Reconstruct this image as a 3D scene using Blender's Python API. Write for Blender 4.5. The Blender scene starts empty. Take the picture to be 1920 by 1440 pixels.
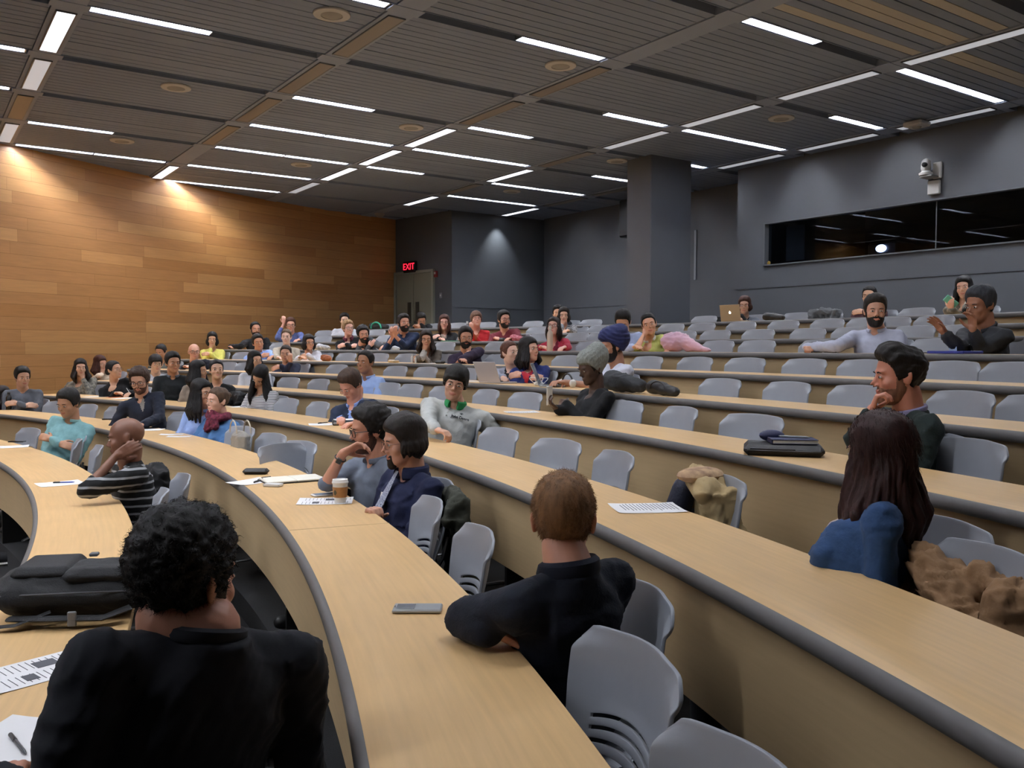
import bpy, bmesh, math, random
import numpy as np
from mathutils import Vector, Matrix
random.seed(7); rng = np.random.default_rng(7)
sc = bpy.context.scene
col = sc.collection
# ---------------------------------------------------------------- camera, world, exposure
CAM = np.array([0., 0., 1.68])
CR = np.array([-0.82170269, 0.56990913, 0.00287517]); CR /= np.linalg.norm(CR)
CF = np.array([-0.56953981, -0.82096593, -0.0404888]); CF /= np.linalg.norm(CF)
CU = np.cross(CR, CF); FPX = 1641.0
cd = bpy.data.cameras.new('camera'); cam = bpy.data.objects.new('camera', cd); col.objects.link(cam)
cd.sensor_width = 36; cd.lens = 36 * FPX / 1920; cd.clip_start = .05; cd.clip_end = 200
cam.matrix_world = Matrix([[CR[0], CU[0], -CF[0], CAM[0]], [CR[1], CU[1], -CF[1], CAM[1]], [CR[2], CU[2], -CF[2], CAM[2]], [0, 0, 0, 1]])
sc.camera = cam
w = bpy.data.worlds.new('world'); sc.world = w; w.use_nodes = True
w.node_tree.nodes['Background'].inputs[0].default_value = (.5, .52, .55, 1)
w.node_tree.nodes['Background'].inputs[1].default_value = 0.02
sc.view_settings.view_transform = 'Standard'; sc.view_settings.look = 'None'
sc.view_settings.exposure = 0.42; sc.view_settings.gamma = 1; sc.view_settings.use_curve_mapping = False
sc.cycles.use_denoising = True
sc.cycles.max_bounces = 7; sc.cycles.diffuse_bounces = 4; sc.cycles.glossy_bounces = 3; sc.cycles.transparent_max_bounces = 8
sc.cycles.sample_clamp_indirect = 6
TUBE = 125.0      # strength of the fluorescent tubes
# ---------------------------------------------------------------- the hall's plan, metres
C = np.array([13.894, -7.053])                       # centre of the seating arcs
RN = [14.568, 15.624, 16.648, 17.656, 18.471, 19.282, 20.131, 21.0, 21.881, 22.767]    # nose radius of every desk row
ZD = [.741, .884, 1.029, 1.185, 1.341, 1.49, 1.651, 1.783, 1.907, 2.041]               # desktop heights
DD = .45; HD = .74
AZ0 = [-156, -159, -157, -156, -155.3, -155.5, -155, -155, -156, -157.2]
AZ1 = [161, 155.5, 154.5, 154, 153, 152, 151, 150.3, 150.6, 151.4]
ZC = 4.72
def bx(j): return 1.235 - 2.5 * j                    # ceiling beams
def ly(i): return -7.12 - 1.606 * i                  # ceiling light lines
# sight lines of the measured photograph: pixel -> point on a height or on a row's circle
def ray(px, py): return CF + ((px - 960) / FPX) * CR - ((py - 720) / FPX) * CU
def onz(px, py, z):
    d = ray(px, py); return CAM + d * ((z - 1.68) / d[2])
def oncyl(px, py, R):
    d = ray(px, py); h = d[:2]; a = h @ h; b = h @ C; c = C @ C - R * R
    return CAM + d * ((b + math.sqrt(max(b * b - a * c, 0))) / a)
def pol(r, deg, z=0.): return np.array([C[0] + r * math.cos(math.radians(deg)), C[1] + r * math.sin(math.radians(deg)), z])
def azof(p): return math.degrees(math.atan2(p[1] - C[1], p[0] - C[0]))
# ---------------------------------------------------------------- materials
def lin(c):
    if isinstance(c, str): c = tuple(int(c[i:i + 2], 16) / 255 for i in (0, 2, 4))
    return tuple(x / 12.92 if x <= .04045 else ((x + .055) / 1.055) ** 2.4 for x in c)
MC = {}
def mat(name, c, rough=.6, metal=0., noise=.0, scale=20., bump=0., bscale=60., stretch=(1, 1, 1), emit=0., coat=0., c2=None, sheen=0., spec=.5, trans=0., wave=None):
    if name in MC: return MC[name]
    m = bpy.data.materials.new(name); m.use_nodes = True; nt = m.node_tree; N = nt.nodes; L = nt.links
    b = N['Principled BSDF']; c = lin(c)
    b.inputs['Base Color'].default_value = (*c, 1); b.inputs['Roughness'].default_value = rough; b.inputs['Metallic'].default_value = metal
    b.inputs['Specular IOR Level'].default_value = spec
    if coat: b.inputs['Coat Weight'].default_value = coat; b.inputs['Coat Roughness'].default_value = .25
    if sheen: b.inputs['Sheen Weight'].default_value = sheen
    if trans: b.inputs['Transmission Weight'].default_value = trans
    if emit: b.inputs['Emission Color'].default_value = (*c, 1); b.inputs['Emission Strength'].default_value = emit
    tc = N.new('ShaderNodeTexCoord'); mp = N.new('ShaderNodeMapping'); mp.inputs['Scale'].default_value = stretch; L.new(tc.outputs['Object'], mp.inputs[0])
    if noise or c2 is not None:
        n = N.new('ShaderNodeTexNoise'); n.inputs['Scale'].default_value = scale; n.inputs['Detail'].default_value = 4; L.new(mp.outputs[0], n.inputs[0])
        r = N.new('ShaderNodeValToRGB'); r.color_ramp.elements[0].position = .3; r.color_ramp.elements[1].position = .7
        if c2 is not None: a, z = c, lin(c2)
        else: a, z = tuple(x * (1 - noise) for x in c), tuple(min(1, x * (1 + noise)) for x in c)
        if wave is None: L.new(n.outputs[0], r.inputs[0])
        else:
            wv = N.new('ShaderNodeTexWave'); wv.wave_type = 'BANDS'; wv.bands_direction = wave[0]; wv.inputs['Scale'].default_value = wave[1]; wv.inputs['Distortion'].default_value = wave[2]
            wv.inputs['Detail Scale'].default_value = .6
            L.new(mp.outputs[0], wv.inputs[0]); L.new(wv.outputs[0], r.inputs[0]); r.color_ramp.elements[0].position = wave[3]; r.color_ramp.elements[1].position = min(1, wave[3] + .06)
        r.color_ramp.elements[0].color = (*a, 1); r.color_ramp.elements[1].color = (*z, 1)
        L.new(r.outputs[0], b.inputs['Base Color'])
    if bump:
        n2 = N.new('ShaderNodeTexNoise'); n2.inputs['Scale'].default_value = bscale; n2.inputs['Detail'].default_value = 5; L.new(mp.outputs[0], n2.inputs[0])
        bu = N.new('ShaderNodeBump'); bu.inputs['Strength'].default_value = bump; bu.inputs['Distance'].default_value = .01; L.new(n2.outputs[0], bu.inputs['Height']); L.new(bu.outputs[0], b.inputs['Normal'])
    MC[name] = m; return m
MAPLE = mat('maple laminate', 'dcb681', .38, noise=.05, scale=2.2, stretch=(1, 1, 1), coat=.15, bump=.02, bscale=4)
def add_grain(m, amt=.05):
    nt = m.node_tree; N = nt.nodes; L = nt.links; b = N['Principled BSDF']; src = b.inputs['Base Color'].links[0].from_socket
    mp = N.new('ShaderNodeMapping'); tc = N.new('ShaderNodeTexCoord'); mp.inputs['Scale'].default_value = (3, 60, 1); L.new(tc.outputs['UV'], mp.inputs[0])
    n = N.new('ShaderNodeTexNoise'); n.inputs['Scale'].default_value = 1; n.inputs['Detail'].default_value = 6; L.new(mp.outputs[0], n.inputs[0])
    mx = N.new('ShaderNodeMix'); mx.data_type = 'RGBA'; mx.blend_type = 'MULTIPLY'; mx.inputs[0].default_value = 1
    rr = N.new('ShaderNodeMapRange'); rr.inputs[1].default_value = .3; rr.inputs[2].default_value = .7; rr.inputs[3].default_value = 1 - amt; rr.inputs[4].default_value = 1 + amt; L.new(n.outputs[0], rr.inputs[0])
    L.new(src, mx.inputs[6]); L.new(rr.outputs[0], mx.inputs[7]); L.new(mx.outputs[2], b.inputs['Base Color'])
add_grain(MAPLE, .06)
PANELW = mat('maple front veneer', 'c2a880', .5, noise=.06, scale=1.6, stretch=(1, 1, .3)); add_grain(PANELW, .04)
RUBBER = mat('grey rubber edge', '605e5d', .55, noise=.05)
CARPET = mat('charcoal carpet', '191a1c', .95, noise=.35, scale=160, bump=.3, bscale=200)
GWALL = mat('slate grey paint', '54575c', .55, noise=.03, scale=3)
GWALL2 = mat('slate grey paint lower', '505358', .6, noise=.03, scale=3)
PLASTIC = mat('grey chair plastic', '989da6', .42, noise=.02, bump=.02, bscale=300)
CHROME = mat('grey steel', '77797c', .35, metal=.8)
BLACKM = mat('black metal', '101011', .4)
CEILM = mat('ceiling plank metal', '7c889e', .6, metal=.0, noise=.08, scale=.8)
CEILB = mat('ceiling beam', '8b96ab', .55, noise=.04, scale=2)
TAN = mat('ceiling tan panel', 'b0aca4', .6)
DARK = mat('dark void', '0b0b0c', .9)
WHITE = mat('white plastic', 'd8d8d6', .4)
PAPER = mat('white paper', 'e8e8ea', .8)
INK = mat('print ink', '55565c', .8)
# ---------------------------------------------------------------- mesh helpers
class MB:
    def __init__(s): s.v = []; s.f = []; s.mi = []; s.n = 0
    def add(s, V, F, mi=0):
        V = np.asarray(V, float); s.v.append(V); s.f += [[int(i) + s.n for i in f] for f in F]; s.mi += [mi] * len(F); s.n += len(V); return s
    def box(s, c, size, rot=None, mi=0, bev=0):
        sx, sy, sz = [q / 2 for q in size]
        if bev:
            bev = min(bev, sx * .95, sy * .95, sz * .95); V = []
            for X in (-1, 1):
                for Y in (-1, 1):
                    for Z in (-1, 1):
                        V += [(X * (sx - bev), Y * (sy - bev), Z * sz), (X * (sx - bev), Y * sy, Z * (sz - bev)), (X * sx, Y * (sy - bev), Z * (sz - bev))]
            V = np.array(V); bm = bmesh.new(); [bm.verts.new(v) for v in V]; bmesh.ops.convex_hull(bm, input=bm.verts); bm.verts.index_update()
            V = np.array([v.co[:] for v in bm.verts]); F = [[v.index for v in f.verts] for f in bm.faces]; bm.free()
        else:
            V = np.array([(x, y, z) for x in (-sx, sx) for y in (-sy, sy) for z in (-sz, sz)]); F = [(0, 1, 3, 2), (4, 6, 7, 5), (0, 4, 5, 1), (2, 3, 7, 6), (0, 2, 6, 4), (1, 5, 7, 3)]
        if rot is not None: V = V @ np.asarray(rot).T
        return s.add(V + np.asarray(c, float), F, mi)
    def tube(s, pts, r, n=8, mi=0, flat=1., up=(0, 0, 1)):
        P = np.asarray(pts, float); m = len(P); r = np.broadcast_to(np.asarray(r, float), (m,)); T = np.gradient(P, axis=0); T /= np.linalg.norm(T, axis=1)[:, None] + 1e-12
        u = np.asarray(up, float); V = []
        for k in range(m):
            a = np.cross(u, T[k]); 
            if np.linalg.norm(a) < .05: a = np.cross((1, .1, 0), T[k])
            a /= np.linalg.norm(a); b = np.cross(T[k], a)
            for q in range(n):
                t = 2 * math.pi * q / n; V.append(P[k] + r[k] * (math.cos(t) * a + flat * math.sin(t) * b))
        F = [(k * n + q, k * n + (q + 1) % n, (k + 1) * n + (q + 1) % n, (k + 1) * n + q) for k in range(m - 1) for q in range(n)]
        F += [tuple(range(n))[::-1], tuple(range((m - 1) * n, m * n))]
        return s.add(V, F, mi)
    def capsule(s, a, b, ra, rb, n=14, mi=0):
        a = np.asarray(a, float); b = np.asarray(b, float); d = b - a; L = np.linalg.norm(d); d = d / L if L > 1e-6 else np.array([0, 0, 1.])
        ts = [-1, -.85, -.5, 0]; P = []; R = []
        for t in (-.98, -.8, -.45, 0): P.append(a + d * ra * t); R.append(ra * math.sqrt(1 - t * t))
        for t in (0, .45, .8, .98): P.append(b + d * rb * t); R.append(rb * math.sqrt(1 - t * t))
        V = []; u = np.cross(d, (0, 0, 1)); u = np.cross(d, (1, 0, 0)) if np.linalg.norm(u) < .1 else u; u /= np.linalg.norm(u); v = np.cross(d, u)
        for p, r in zip(P, R):
            for q in range(n):
                t = 2 * math.pi * q / n; V.append(p + r * (math.cos(t) * u + math.sin(t) * v))
        m = len(P); F = [(k * n + q, k * n + (q + 1) % n, (k + 1) * n + (q + 1) % n, (k + 1) * n + q) for k in range(m - 1) for q in range(n)]
        F += [tuple(range(n))[::-1], tuple(range((m - 1) * n, m * n))]
        return s.add(V, F, mi)
    def ell(s, c, r, rot=None, n=16, mi=0):
        V = []; F = []; h = n // 2
        for i in range(1, h):
            a = math.pi * i / h
            for j in range(n): t = 2 * math.pi * j / n; V.append((math.sin(a) * math.cos(t), math.sin(a) * math.sin(t), math.cos(a)))
        V += [(0, 0, 1), (0, 0, -1)]; T = len(V) - 2
        for i in range(h - 2):
            for j in range(n): F.append((i * n + j, (i + 1) * n + j, (i + 1) * n + (j + 1) % n, i * n + (j + 1) % n))
        for j in range(n): F.append((T, j, (j + 1) % n)); F.append((T + 1, (h - 2) * n + (j + 1) % n, (h - 2) * n + j))
        V = np.array(V) * np.asarray(r, float)
        if rot is not None: V = V @ np.asarray(rot).T
        return s.add(V + np.asarray(c, float), F, mi)
    def lathe(s, prof, c=(0, 0, 0), n=28, mi=0):
        V = [(r * math.cos(2 * math.pi * q / n), r * math.sin(2 * math.pi * q / n), z) for r, z in prof for q in range(n)]
        m = len(prof); F = [(k * n + q, k * n + (q + 1) % n, (k + 1) * n + (q + 1) % n, (k + 1) * n + q) for k in range(m - 1) for q in range(n)]
        F += [tuple(range(n))[::-1], tuple(range((m - 1) * n, m * n))]
        return s.add(np.array(V) + np.asarray(c, float), F, mi)
    def V(s): return np.concatenate(s.v)
LATER = []
def link(o, parent=None):
    LATER.append(o)
    if parent is not None: o.parent = parent
    return o
def mk(name, V, F, mats, parent=None, mi=None, smooth=True, uv=None, mat4=None):
    me = bpy.data.meshes.new(name); me.from_pydata(np.asarray(V).tolist(), [], F.tolist() if isinstance(F, np.ndarray) else F)
    mats = mats if isinstance(mats, (list, tuple)) else [mats]
    for m in mats: me.materials.append(m)
    if mi is not None: me.polygons.foreach_set('material_index', np.asarray(mi, np.int32))
    if smooth is True: me.polygons.foreach_set('use_smooth', np.ones(len(me.polygons), bool))
    if uv is not None:
        ul = me.uv_layers.new(name='UVMap'); vi = np.empty(len(me.loops), np.int32); me.loops.foreach_get('vertex_index', vi); ul.data.foreach_set('uv', np.asarray(uv, np.float32)[vi].ravel())
    me.update(); o = bpy.data.objects.new(name, me); link(o, parent)
    if mat4 is not None: o.matrix_local = mat4
    if smooth == 'auto':
        me.polygons.foreach_set('use_smooth', np.ones(len(me.polygons), bool)); me.set_sharp_from_angle(angle=math.radians(35))
    return o
def mkb(name, mb, mats, parent=None, smooth='auto', mat4=None): return mk(name, mb.V(), mb.f, mats, parent, mb.mi, smooth, mat4=mat4)
def recenter(o):
    """put a one-mesh thing's origin at its base centre"""
    me = o.data; co = np.empty(len(me.vertices) * 3); me.vertices.foreach_get('co', co); co = co.reshape(-1, 3)
    b = np.array([co[:, 0].mean(), co[:, 1].mean(), co[:, 2].min()]); me.vertices.foreach_set('co', (co - b).ravel()); me.update(); o.location = b; return o
def tag(o, label, cat, group=None, kind=None):
    o['label'] = label; o['category'] = cat
    if group: o['group'] = group
    if kind: o['kind'] = kind
    return o
def thing(name, label, cat, loc, rz=0., group=None):
    o = bpy.data.objects.new(name, None); o.empty_display_size = .1; LATER.append(o); o.location = loc; o.rotation_euler = (0, 0, rz); return tag(o, label, cat, group)
def struct(o, label=None):
    o['kind'] = 'structure'
    if label: o['label'] = label
    return o
def copy_tree(o, parent=None):
    c = o.copy(); LATER.append(c); c.parent = parent
    for ch in list(o.children): copy_tree(ch, c)
    return c
def remesh(V, F, voxel, smooth=4, fac=.5, subsurf=False):
    me = bpy.data.meshes.new('t'); me.from_pydata(np.asarray(V).tolist(), [], F); o = bpy.data.objects.new('t', me); col.objects.link(o)
    if voxel:
        m = o.modifiers.new('r', 'REMESH'); m.mode = 'VOXEL'; m.voxel_size = voxel; m.adaptivity = 0
    if smooth: s = o.modifiers.new('s', 'SMOOTH'); s.factor = fac; s.iterations = smooth
    dg = bpy.context.evaluated_depsgraph_get(); ev = o.evaluated_get(dg); m2 = ev.to_mesh()
    co = np.empty(len(m2.vertices) * 3); m2.vertices.foreach_get('co', co); vi = np.empty(len(m2.loops), np.int32); m2.loops.foreach_get('vertex_index', vi)
    lt = np.empty(len(m2.polygons), np.int32); m2.polygons.foreach_get('loop_total', lt)
    if len(lt) and (lt == lt[0]).all(): F2 = vi.reshape(-1, lt[0])
    else: F2 = [list(map(int, a)) for a in np.split(vi, np.cumsum(lt)[:-1])]
    ev.to_mesh_clear(); bpy.data.objects.remove(o); bpy.data.meshes.remove(me)
    return co.reshape(-1, 3), F2
def rz(a): c, s = math.cos(a), math.sin(a); return np.array([[c, -s, 0], [s, c, 0], [0, 0, 1]])
def unit(v): v = np.asarray(v, float); return v / (np.linalg.norm(v) + 1e-12)
NW = [(rng.normal(size=3), rng.uniform(0, 6.28)) for _ in range(18)]
def wob(P, s, seed=0):
    """smooth pseudo noise in -1..1"""
    P = np.asarray(P) * s; r = np.zeros(len(P)); q = P.copy()
    for k in range(3):
        a, ph = NW[(seed + k) % 18]; b, p2 = NW[(seed + k + 5) % 18]
        r += np.sin(q @ a + ph + 1.3 * np.sin(q @ b + p2)); q = q * 1.7
    return r / 2.2
def folds(P, s, seed=0):
    """ridged folds for cloth, 0..1"""
    return 1 - np.abs(wob(P, s, seed)) ** .6

# ================================================================ STRUCTURE
def arc_rings(prof, az0, az1, n, closed=False):
    """sweep a profile of (radius, z) along an azimuth range"""
    P = np.array([[r, z] for r, z in prof]); A = np.radians(np.linspace(az0, az1, n + 1)); m = len(P); V = []; UV = []
    lenp = np.concatenate([[0], np.cumsum(np.linalg.norm(np.diff(P, axis=0), axis=1))])
    for a in A:
        for q in range(m): V.append((C[0] + P[q, 0] * math.cos(a), C[1] + P[q, 0] * math.sin(a), P[q, 1])); UV.append((a * P[0, 0], lenp[q]))
    F = [(k * m + q, (k + 1) * m + q, (k + 1) * m + (q + 1) % m, k * m + (q + 1) % m) for k in range(n) for q in range(m if closed else m - 1)]
    if closed: F += [tuple(range(m)), tuple(range(n * m, n * m + m))[::-1]]
    return V, F, UV
def unwrap(a): return a if a > 0 else a + 360
# carpeted tiers: each tier a ring from its own desk panel to the next desk panel
mb = MB()
for k in range(10):
    zf = ZD[k] - HD; r0 = RN[k] + .052; r1 = RN[k + 1] + .10 if k < 9 else 27.5; zprev = ZD[k - 1] - HD if k else -.14
    V, F, _ = arc_rings([(r0, zprev - .3), (r0, zf), (r1, zf), (r1, zprev - .3)], 143, 215, 72, True); mb.add(V, F)
mb.box((2, -7, -.19), (60, 44, .1))
struct(mkb('floor', mb, CARPET, smooth=False))
# wood wall on the left: individually toned boards
WT = [mat('oak board %d' % i, c, .45, noise=.07, scale=3, stretch=(1, 1, 12), coat=.1) for i, c in enumerate(['b98650', 'b07c48', 'c28f58', 'a8743f', 'bb8a54', 'ad7a46'])]
WP = np.array([(9, -9.2), (3, -12.7), (0, -14.4), (-1.23, -15.15), (-2.6, -15.98), (-3.9, -16.72), (-5.3, -17.42), (-6.8, -18.02), (-8.17, -18.45), (-9.66, -18.74)])
WS = np.concatenate([[0], np.cumsum(np.linalg.norm(np.diff(WP, axis=0), axis=1))]); wl = WS[-1]; _s = np.linspace(0, wl, 400)
_c = np.column_stack([np.interp(_s, WS, WP[:, 0]), np.interp(_s, WS, WP[:, 1])])
for _ in range(120): _c[1:-1] = (_c[:-2] + _c[2:]) / 2          # the wall bends gently
def wpt(q): return np.array([np.interp(q, _s, _c[:, 0]), np.interp(q, _s, _c[:, 1])])
mb = MB(); z = -.14
while z < ZC:
    q0 = -random.uniform(0, 2)
    while q0 < wl:
        ln = random.choice([1.25, 1.9, 2.4, 1.6, 2.9]); a, b = max(q0, 0), min(q0 + ln, wl)
        if b > a:
            z1 = min(z + .189, ZC + .05); g = .0012; K = max(1, int((b - a) / .35)); V = []
            for q in np.linspace(a + g, b - g, K + 1): p = wpt(q); V += [(p[0], p[1], z + g), (p[0], p[1], z1 - g)]
            mb.add(V, [(2 * r, 2 * r + 1, 2 * r + 3, 2 * r + 2) for r in range(K)], random.choices(range(6), [3, 3, 2, 1.3, 3, 3])[0])
        q0 += ln
    z += .19
V = []
for q in np.linspace(0, wl, 60):
    p = wpt(q); d_ = wpt(min(q + .1, wl)) - wpt(max(q - .1, 0)); n_ = np.array([d_[1], -d_[0]]); n_ /= np.linalg.norm(n_); n_ = n_ if n_[1] < 0 else -n_
    for o_ in (.004, .12): V += [(*(p + n_ * o_), -.2), (*(p + n_ * o_), ZC + .06)]
mb.add(V, [(4 * r, 4 * r + 1, 4 * r + 5, 4 * r + 4) for r in range(59)] + [(4 * r + 2, 4 * r + 3, 4 * r + 7, 4 * r + 6) for r in range(59)] + [(4 * r + 1, 4 * r + 3, 4 * r + 7, 4 * r + 5) for r in range(59)], 6)
struct(mkb('wall_left', mb, WT + [mat('oak board gap', '6a4420', .7)], smooth=False))
# slate grey walls at the back
def wall(name, pts, thick=.15, z0=-.2, z1=ZC + .06, m=GWALL, holes=None):
    mb = MB()
    for (a, b) in zip(pts[:-1], pts[1:]):
        a = np.array(a, float); b = np.array(b, float); d = b - a; L = np.linalg.norm(d); n = np.array([d[1], -d[0]]) / L; mid = (a + b) / 2 - n * thick / 2
        segs = [(0, L, z0, z1)] if not holes else holes
        for (s0, s1, za, zb) in segs:
            c = a + d / L * (s0 + s1) / 2 - n * thick / 2
            mb.box((c[0], c[1], (za + zb) / 2), (s1 - s0, thick, zb - za), rz(math.atan2(d[1], d[0])))
    return struct(mkb(name, mb, m, smooth=False))
XW = -11.67
# points run so that the room lies on the right-hand side of each run: n = (dy,-dx) must face the room
wall('wall_back_window', [(XW, -10.12), (XW, 4.2)], holes=[(0, .60, -.2, ZC + .06), (.60, 10.2, 3.72 + .02, ZC + .06), (.60, 10.2, -.2, 3.05), (10.2, 14.32, -.2, ZC + .06)])
wall('wall_back_return', [(-12.6, -10.12), (XW - .02, -10.12)], thick=.13)
wall('wall_back_right', [(-12.6, -12.9), (-12.6, -10.1)])
wall('wall_back_middle', [(-12.42, -16.6), (-12.42, -12.85)])
wall('wall_back_left', [(-9.96, -16.7), (-12.5, -16.7)])
wall('wall_back_door', [(-9.62, -18.75), (-9.96, -16.7)])
wall('wall_right', [(XW - .1, 4.1), (16, 4.1)], m=mat('off white paint', '9c9994', .7))
wall('wall_front', [(15.9, 4.2), (15.9, -9.3)], m=mat('off white paint', '9c9994', .7))
wall('wall_front_left', [(16, -9.2), (8.9, -9.2)], m=mat('off white paint', '9c9994', .7))
def strip(name, pts, z, h, out, m):
    mb = MB()
    for (a, b) in zip(pts[:-1], pts[1:]):
        a = np.array(a, float); b = np.array(b, float); d = b - a; L = np.linalg.norm(d); n = np.array([d[1], -d[0]]) / L; c = (a + b) / 2 + n * (out / 2)
        mb.box((c[0], c[1], z), (L, out, h), rz(math.atan2(d[1], d[0])))
    return struct(mkb(name, mb, m, smooth=False))
strip('trim_1', [(XW, -10.12), (XW, 4.0)], 2.70, .025, .012, GWALL2)
strip('trim_2', [(-12.42, -16.6), (-12.42, -12.85)], 2.6, .02, .01, GWALL2)
strip('trim_3', [(-9.96, -16.7), (-12.4, -16.7)], 2.6, .02, .01, GWALL2)
# square column standing behind the last row
mb = MB(); mb.box((-10.11, -10.4, (ZC + .03 - .5) / 2), (.90, .56, ZC + .53), bev=.012)
col_o = struct(mkb('trim_4', mb, mat('column paint', '54575d', .5, noise=.03, scale=3)), 'square slate grey column behind the top row')
# ---- ceiling
mb = MB(); T = .016
def cbox(x0, x1, y0, y1, z0, z1, mi): mb.box(((x0 + x1) / 2, (y0 + y1) / 2, (z0 + z1) / 2), (x1 - x0, y1 - y0, z1 - z0), None, mi)
Jr = range(-6, 7); Ir = range(-8, 8)
for j in Jr:
    cbox(bx(j) - .13, bx(j) + .13, ly(8), ly(-8), ZC - .012, ZC + .02, 1)
    for i in Ir:
        y1 = ly(i) - .075; y0 = ly(i + 1) + .075; x1 = bx(j) - .13; x0 = bx(j + 1) + .13; n = 12; h = (y1 - y0) / n
        for q in range(n):
            mi = 0
            if j == 3 and i == -2 and q in (2, 5, 6, 9): mi = 3
            if j == 4 and i == -2 and q in (3, 4): mi = 3
            dz = .004 * random.random() if random.random() < .15 else 0
            cbox(x0 + .006, x1 - .006, y0 + q * h + .005, y0 + (q + 1) * h - .005, ZC - dz, ZC + T - dz, mi)
cbox(bx(7) - .5, bx(-6) + .5, ly(8), ly(-8), ZC + .16, ZC + .2, 2)
# sides of the light slots
for i in range(-8, 9):
    for sgn in (-1, 1): cbox(bx(7), bx(-6), ly(i) + sgn * .077 - .004, ly(i) + sgn * .077 + .004, ZC - .01, ZC + .16, 0)
    for j in range(-6, 8): cbox(bx(j) - .16, bx(j) + .16, ly(i) - .083, ly(i) + .083, ZC - .016, ZC + .05, 1)
struct(mkb('ceiling', mb, [CEILM, CEILB, DARK, TAN], smooth=False))
# ---- fluorescent strips in the slots
TUBEM = mat('lit tube', 'f6f8ff', .5, emit=TUBE)
REFL = mat('strip reflector', 'c9ced6', .25, metal=.6)
def strip_light(j, i, half, ordn):
    x1 = bx(j) - .17 - (1.08 * half); x0 = x1 - 1.06; y = ly(i)
    t = thing('ceiling_light', 'lit fluorescent ceiling strip, ' + ordn, 'ceiling light', ((x0 + x1) / 2, y, ZC), group='fluorescent strips in the ceiling')
    m = MB(); m.box((0, 0, .058), (1.06, .045, .03), bev=.012); mkb('tube', m, TUBEM, t)
    m = MB()
    for s in (-1, 1): m.box((0, s * .058, .037), (1.06, .006, .085), mi=0); m.box((s * .535, 0, .037), (.012, .11, .085))
    m.box((0, 0, .080), (1.06, .12, .006)); mkb('reflector', m, REFL, t, smooth=False)
    return t
LIT = {(1, 1): (1, 0), (1, 0): (0, 1), (2, 0): (0, 1), (4, 0): (0, 1), (3, -1): (1, 0), (4, -1): (1, 1), (3, 1): (0, 1), (4, 1): (1, 1), (2, 2): (1, 0), (3, 2): (1, 0), (4, 2): (0, 1),
       (4, 3): (0, 1), (2, 3): (1, 1), (3, 3): (1, 1), (1, 4): (1, 0), (2, 4): (1, 1), (3, 4): (1, 0), (4, 4): (1, 1), (1, 5): (1, 1), (2, 5): (1, 1), (4, 5): (1, 1), (2, 6): (1, 1),
       (0, 2): (1, 1), (0, 3): (1, 1), (0, 4): (1, 1), (0, 5): (0, 0), (4, -2): (1, 1), (1, -1): (1, 1), (2, -2): (1, 0), (0, 0): (1, 1), (1, -3): (1, 1), (3, -4): (1, 1), (0, -3): (1, 0),
       (-1, -1): (1, 1), (-1, 2): (1, 1), (-2, 0): (1, 1), (-2, -3): (1, 1), (-3, 1): (1, 1), (-1, 0): (1, 1), (-1, 4): (1, 1), (-2, -1): (1, 1), (-2, 2): (1, 1), (-3, -2): (1, 1), (-3, 0): (1, 1), (-4, -1): (1, 1), (-4, 1): (1, 1), (-1, -3): (1, 1), (0, -1): (1, 1)}  # strips over the unseen front of the hall, added as fill for the desk fronts
OR = ['first', 'second', 'third', 'fourth', 'fifth', 'sixth', 'seventh', 'eighth', 'ninth', 'tenth', 'eleventh', 'twelfth', 'thirteenth', 'fourteenth', 'fifteenth', 'sixteenth', 'seventeenth', 'eighteenth', 'nineteenth', 'twentieth']
LN = {i: n for i, n in zip(range(7, -5, -1), ['line closest to wooden wall', 'second line from wooden wall', 'third line from wooden wall', 'fourth line from wooden wall', 'fifth line from wooden wall', 'sixth line from wooden wall', 'seventh line from wooden wall', 'eighth line from wooden wall', 'ninth line from wooden wall', 'tenth line from wooden wall', 'eleventh line from wooden wall', 'twelfth line from wooden wall'])}
cnt = {}
for (j, i), hv in sorted(LIT.items()):
    for hf in (0, 1):
        if hv[hf]:
            cnt[i] = cnt.get(i, 0) + 1
            strip_light(j, i, hf, '%s along the %s' % (OR[cnt[i] - 1], LN[i]))
# ---- flat panels let into the beams
def beam_panel(j, i, lvl):
    y1 = ly(i) - .17; y0 = ly(i + 1) + .17; t = thing('beam_light', '%s flat panel, %s ceiling beam from the left, before %s' % (['unlit', 'dim', 'bright'][lvl], OR[j - 1], LN[i]), 'ceiling light', (bx(j), (y0 + y1) / 2, ZC - .02), group='flat panels in the ceiling beams')
    m = MB(); m.box((0, 0, 0), (.15, y1 - y0 - .02, .008)); mkb('diffuser', m, mat('beam diffuser %d' % lvl, ['857d76', 'c4c8d0', 'eef3ff'][lvl], .4, emit=[0, .45, 1.1][lvl]), t, smooth=False)
    m = MB()
    for s in (-1, 1): m.box((s * .082, 0, .002), (.012, y1 - y0, .014)); m.box((0, s * (y1 - y0) / 2, .002), (.176, .012, .014))
    mkb('frame', m, CHROME, t, smooth=False)
for (j, i, lv) in [(1, 1, 2), (1, 2, 1), (1, 3, 0), (1, 4, 1), (2, 0, 0), (2, 1, 0), (2, 2, 0), (2, 3, 0), (2, 5, 2), (3, 0, 0), (3, 1, 0), (3, 2, 2), (3, 3, 2), (3, 4, 2), (3, 5, 1), (4, -2, 1), (4, -1, 1), (4, 0, 1), (4, 1, 1), (4, 2, 0), (4, 3, 2), (4, 4, 0), (4, 5, 2),
                   (5, -1, 1), (5, 0, 1), (5, 1, 1), (5, 3, 0), (5, 4, 0), (5, 5, 2)]: beam_panel(j, i, lv)
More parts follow.
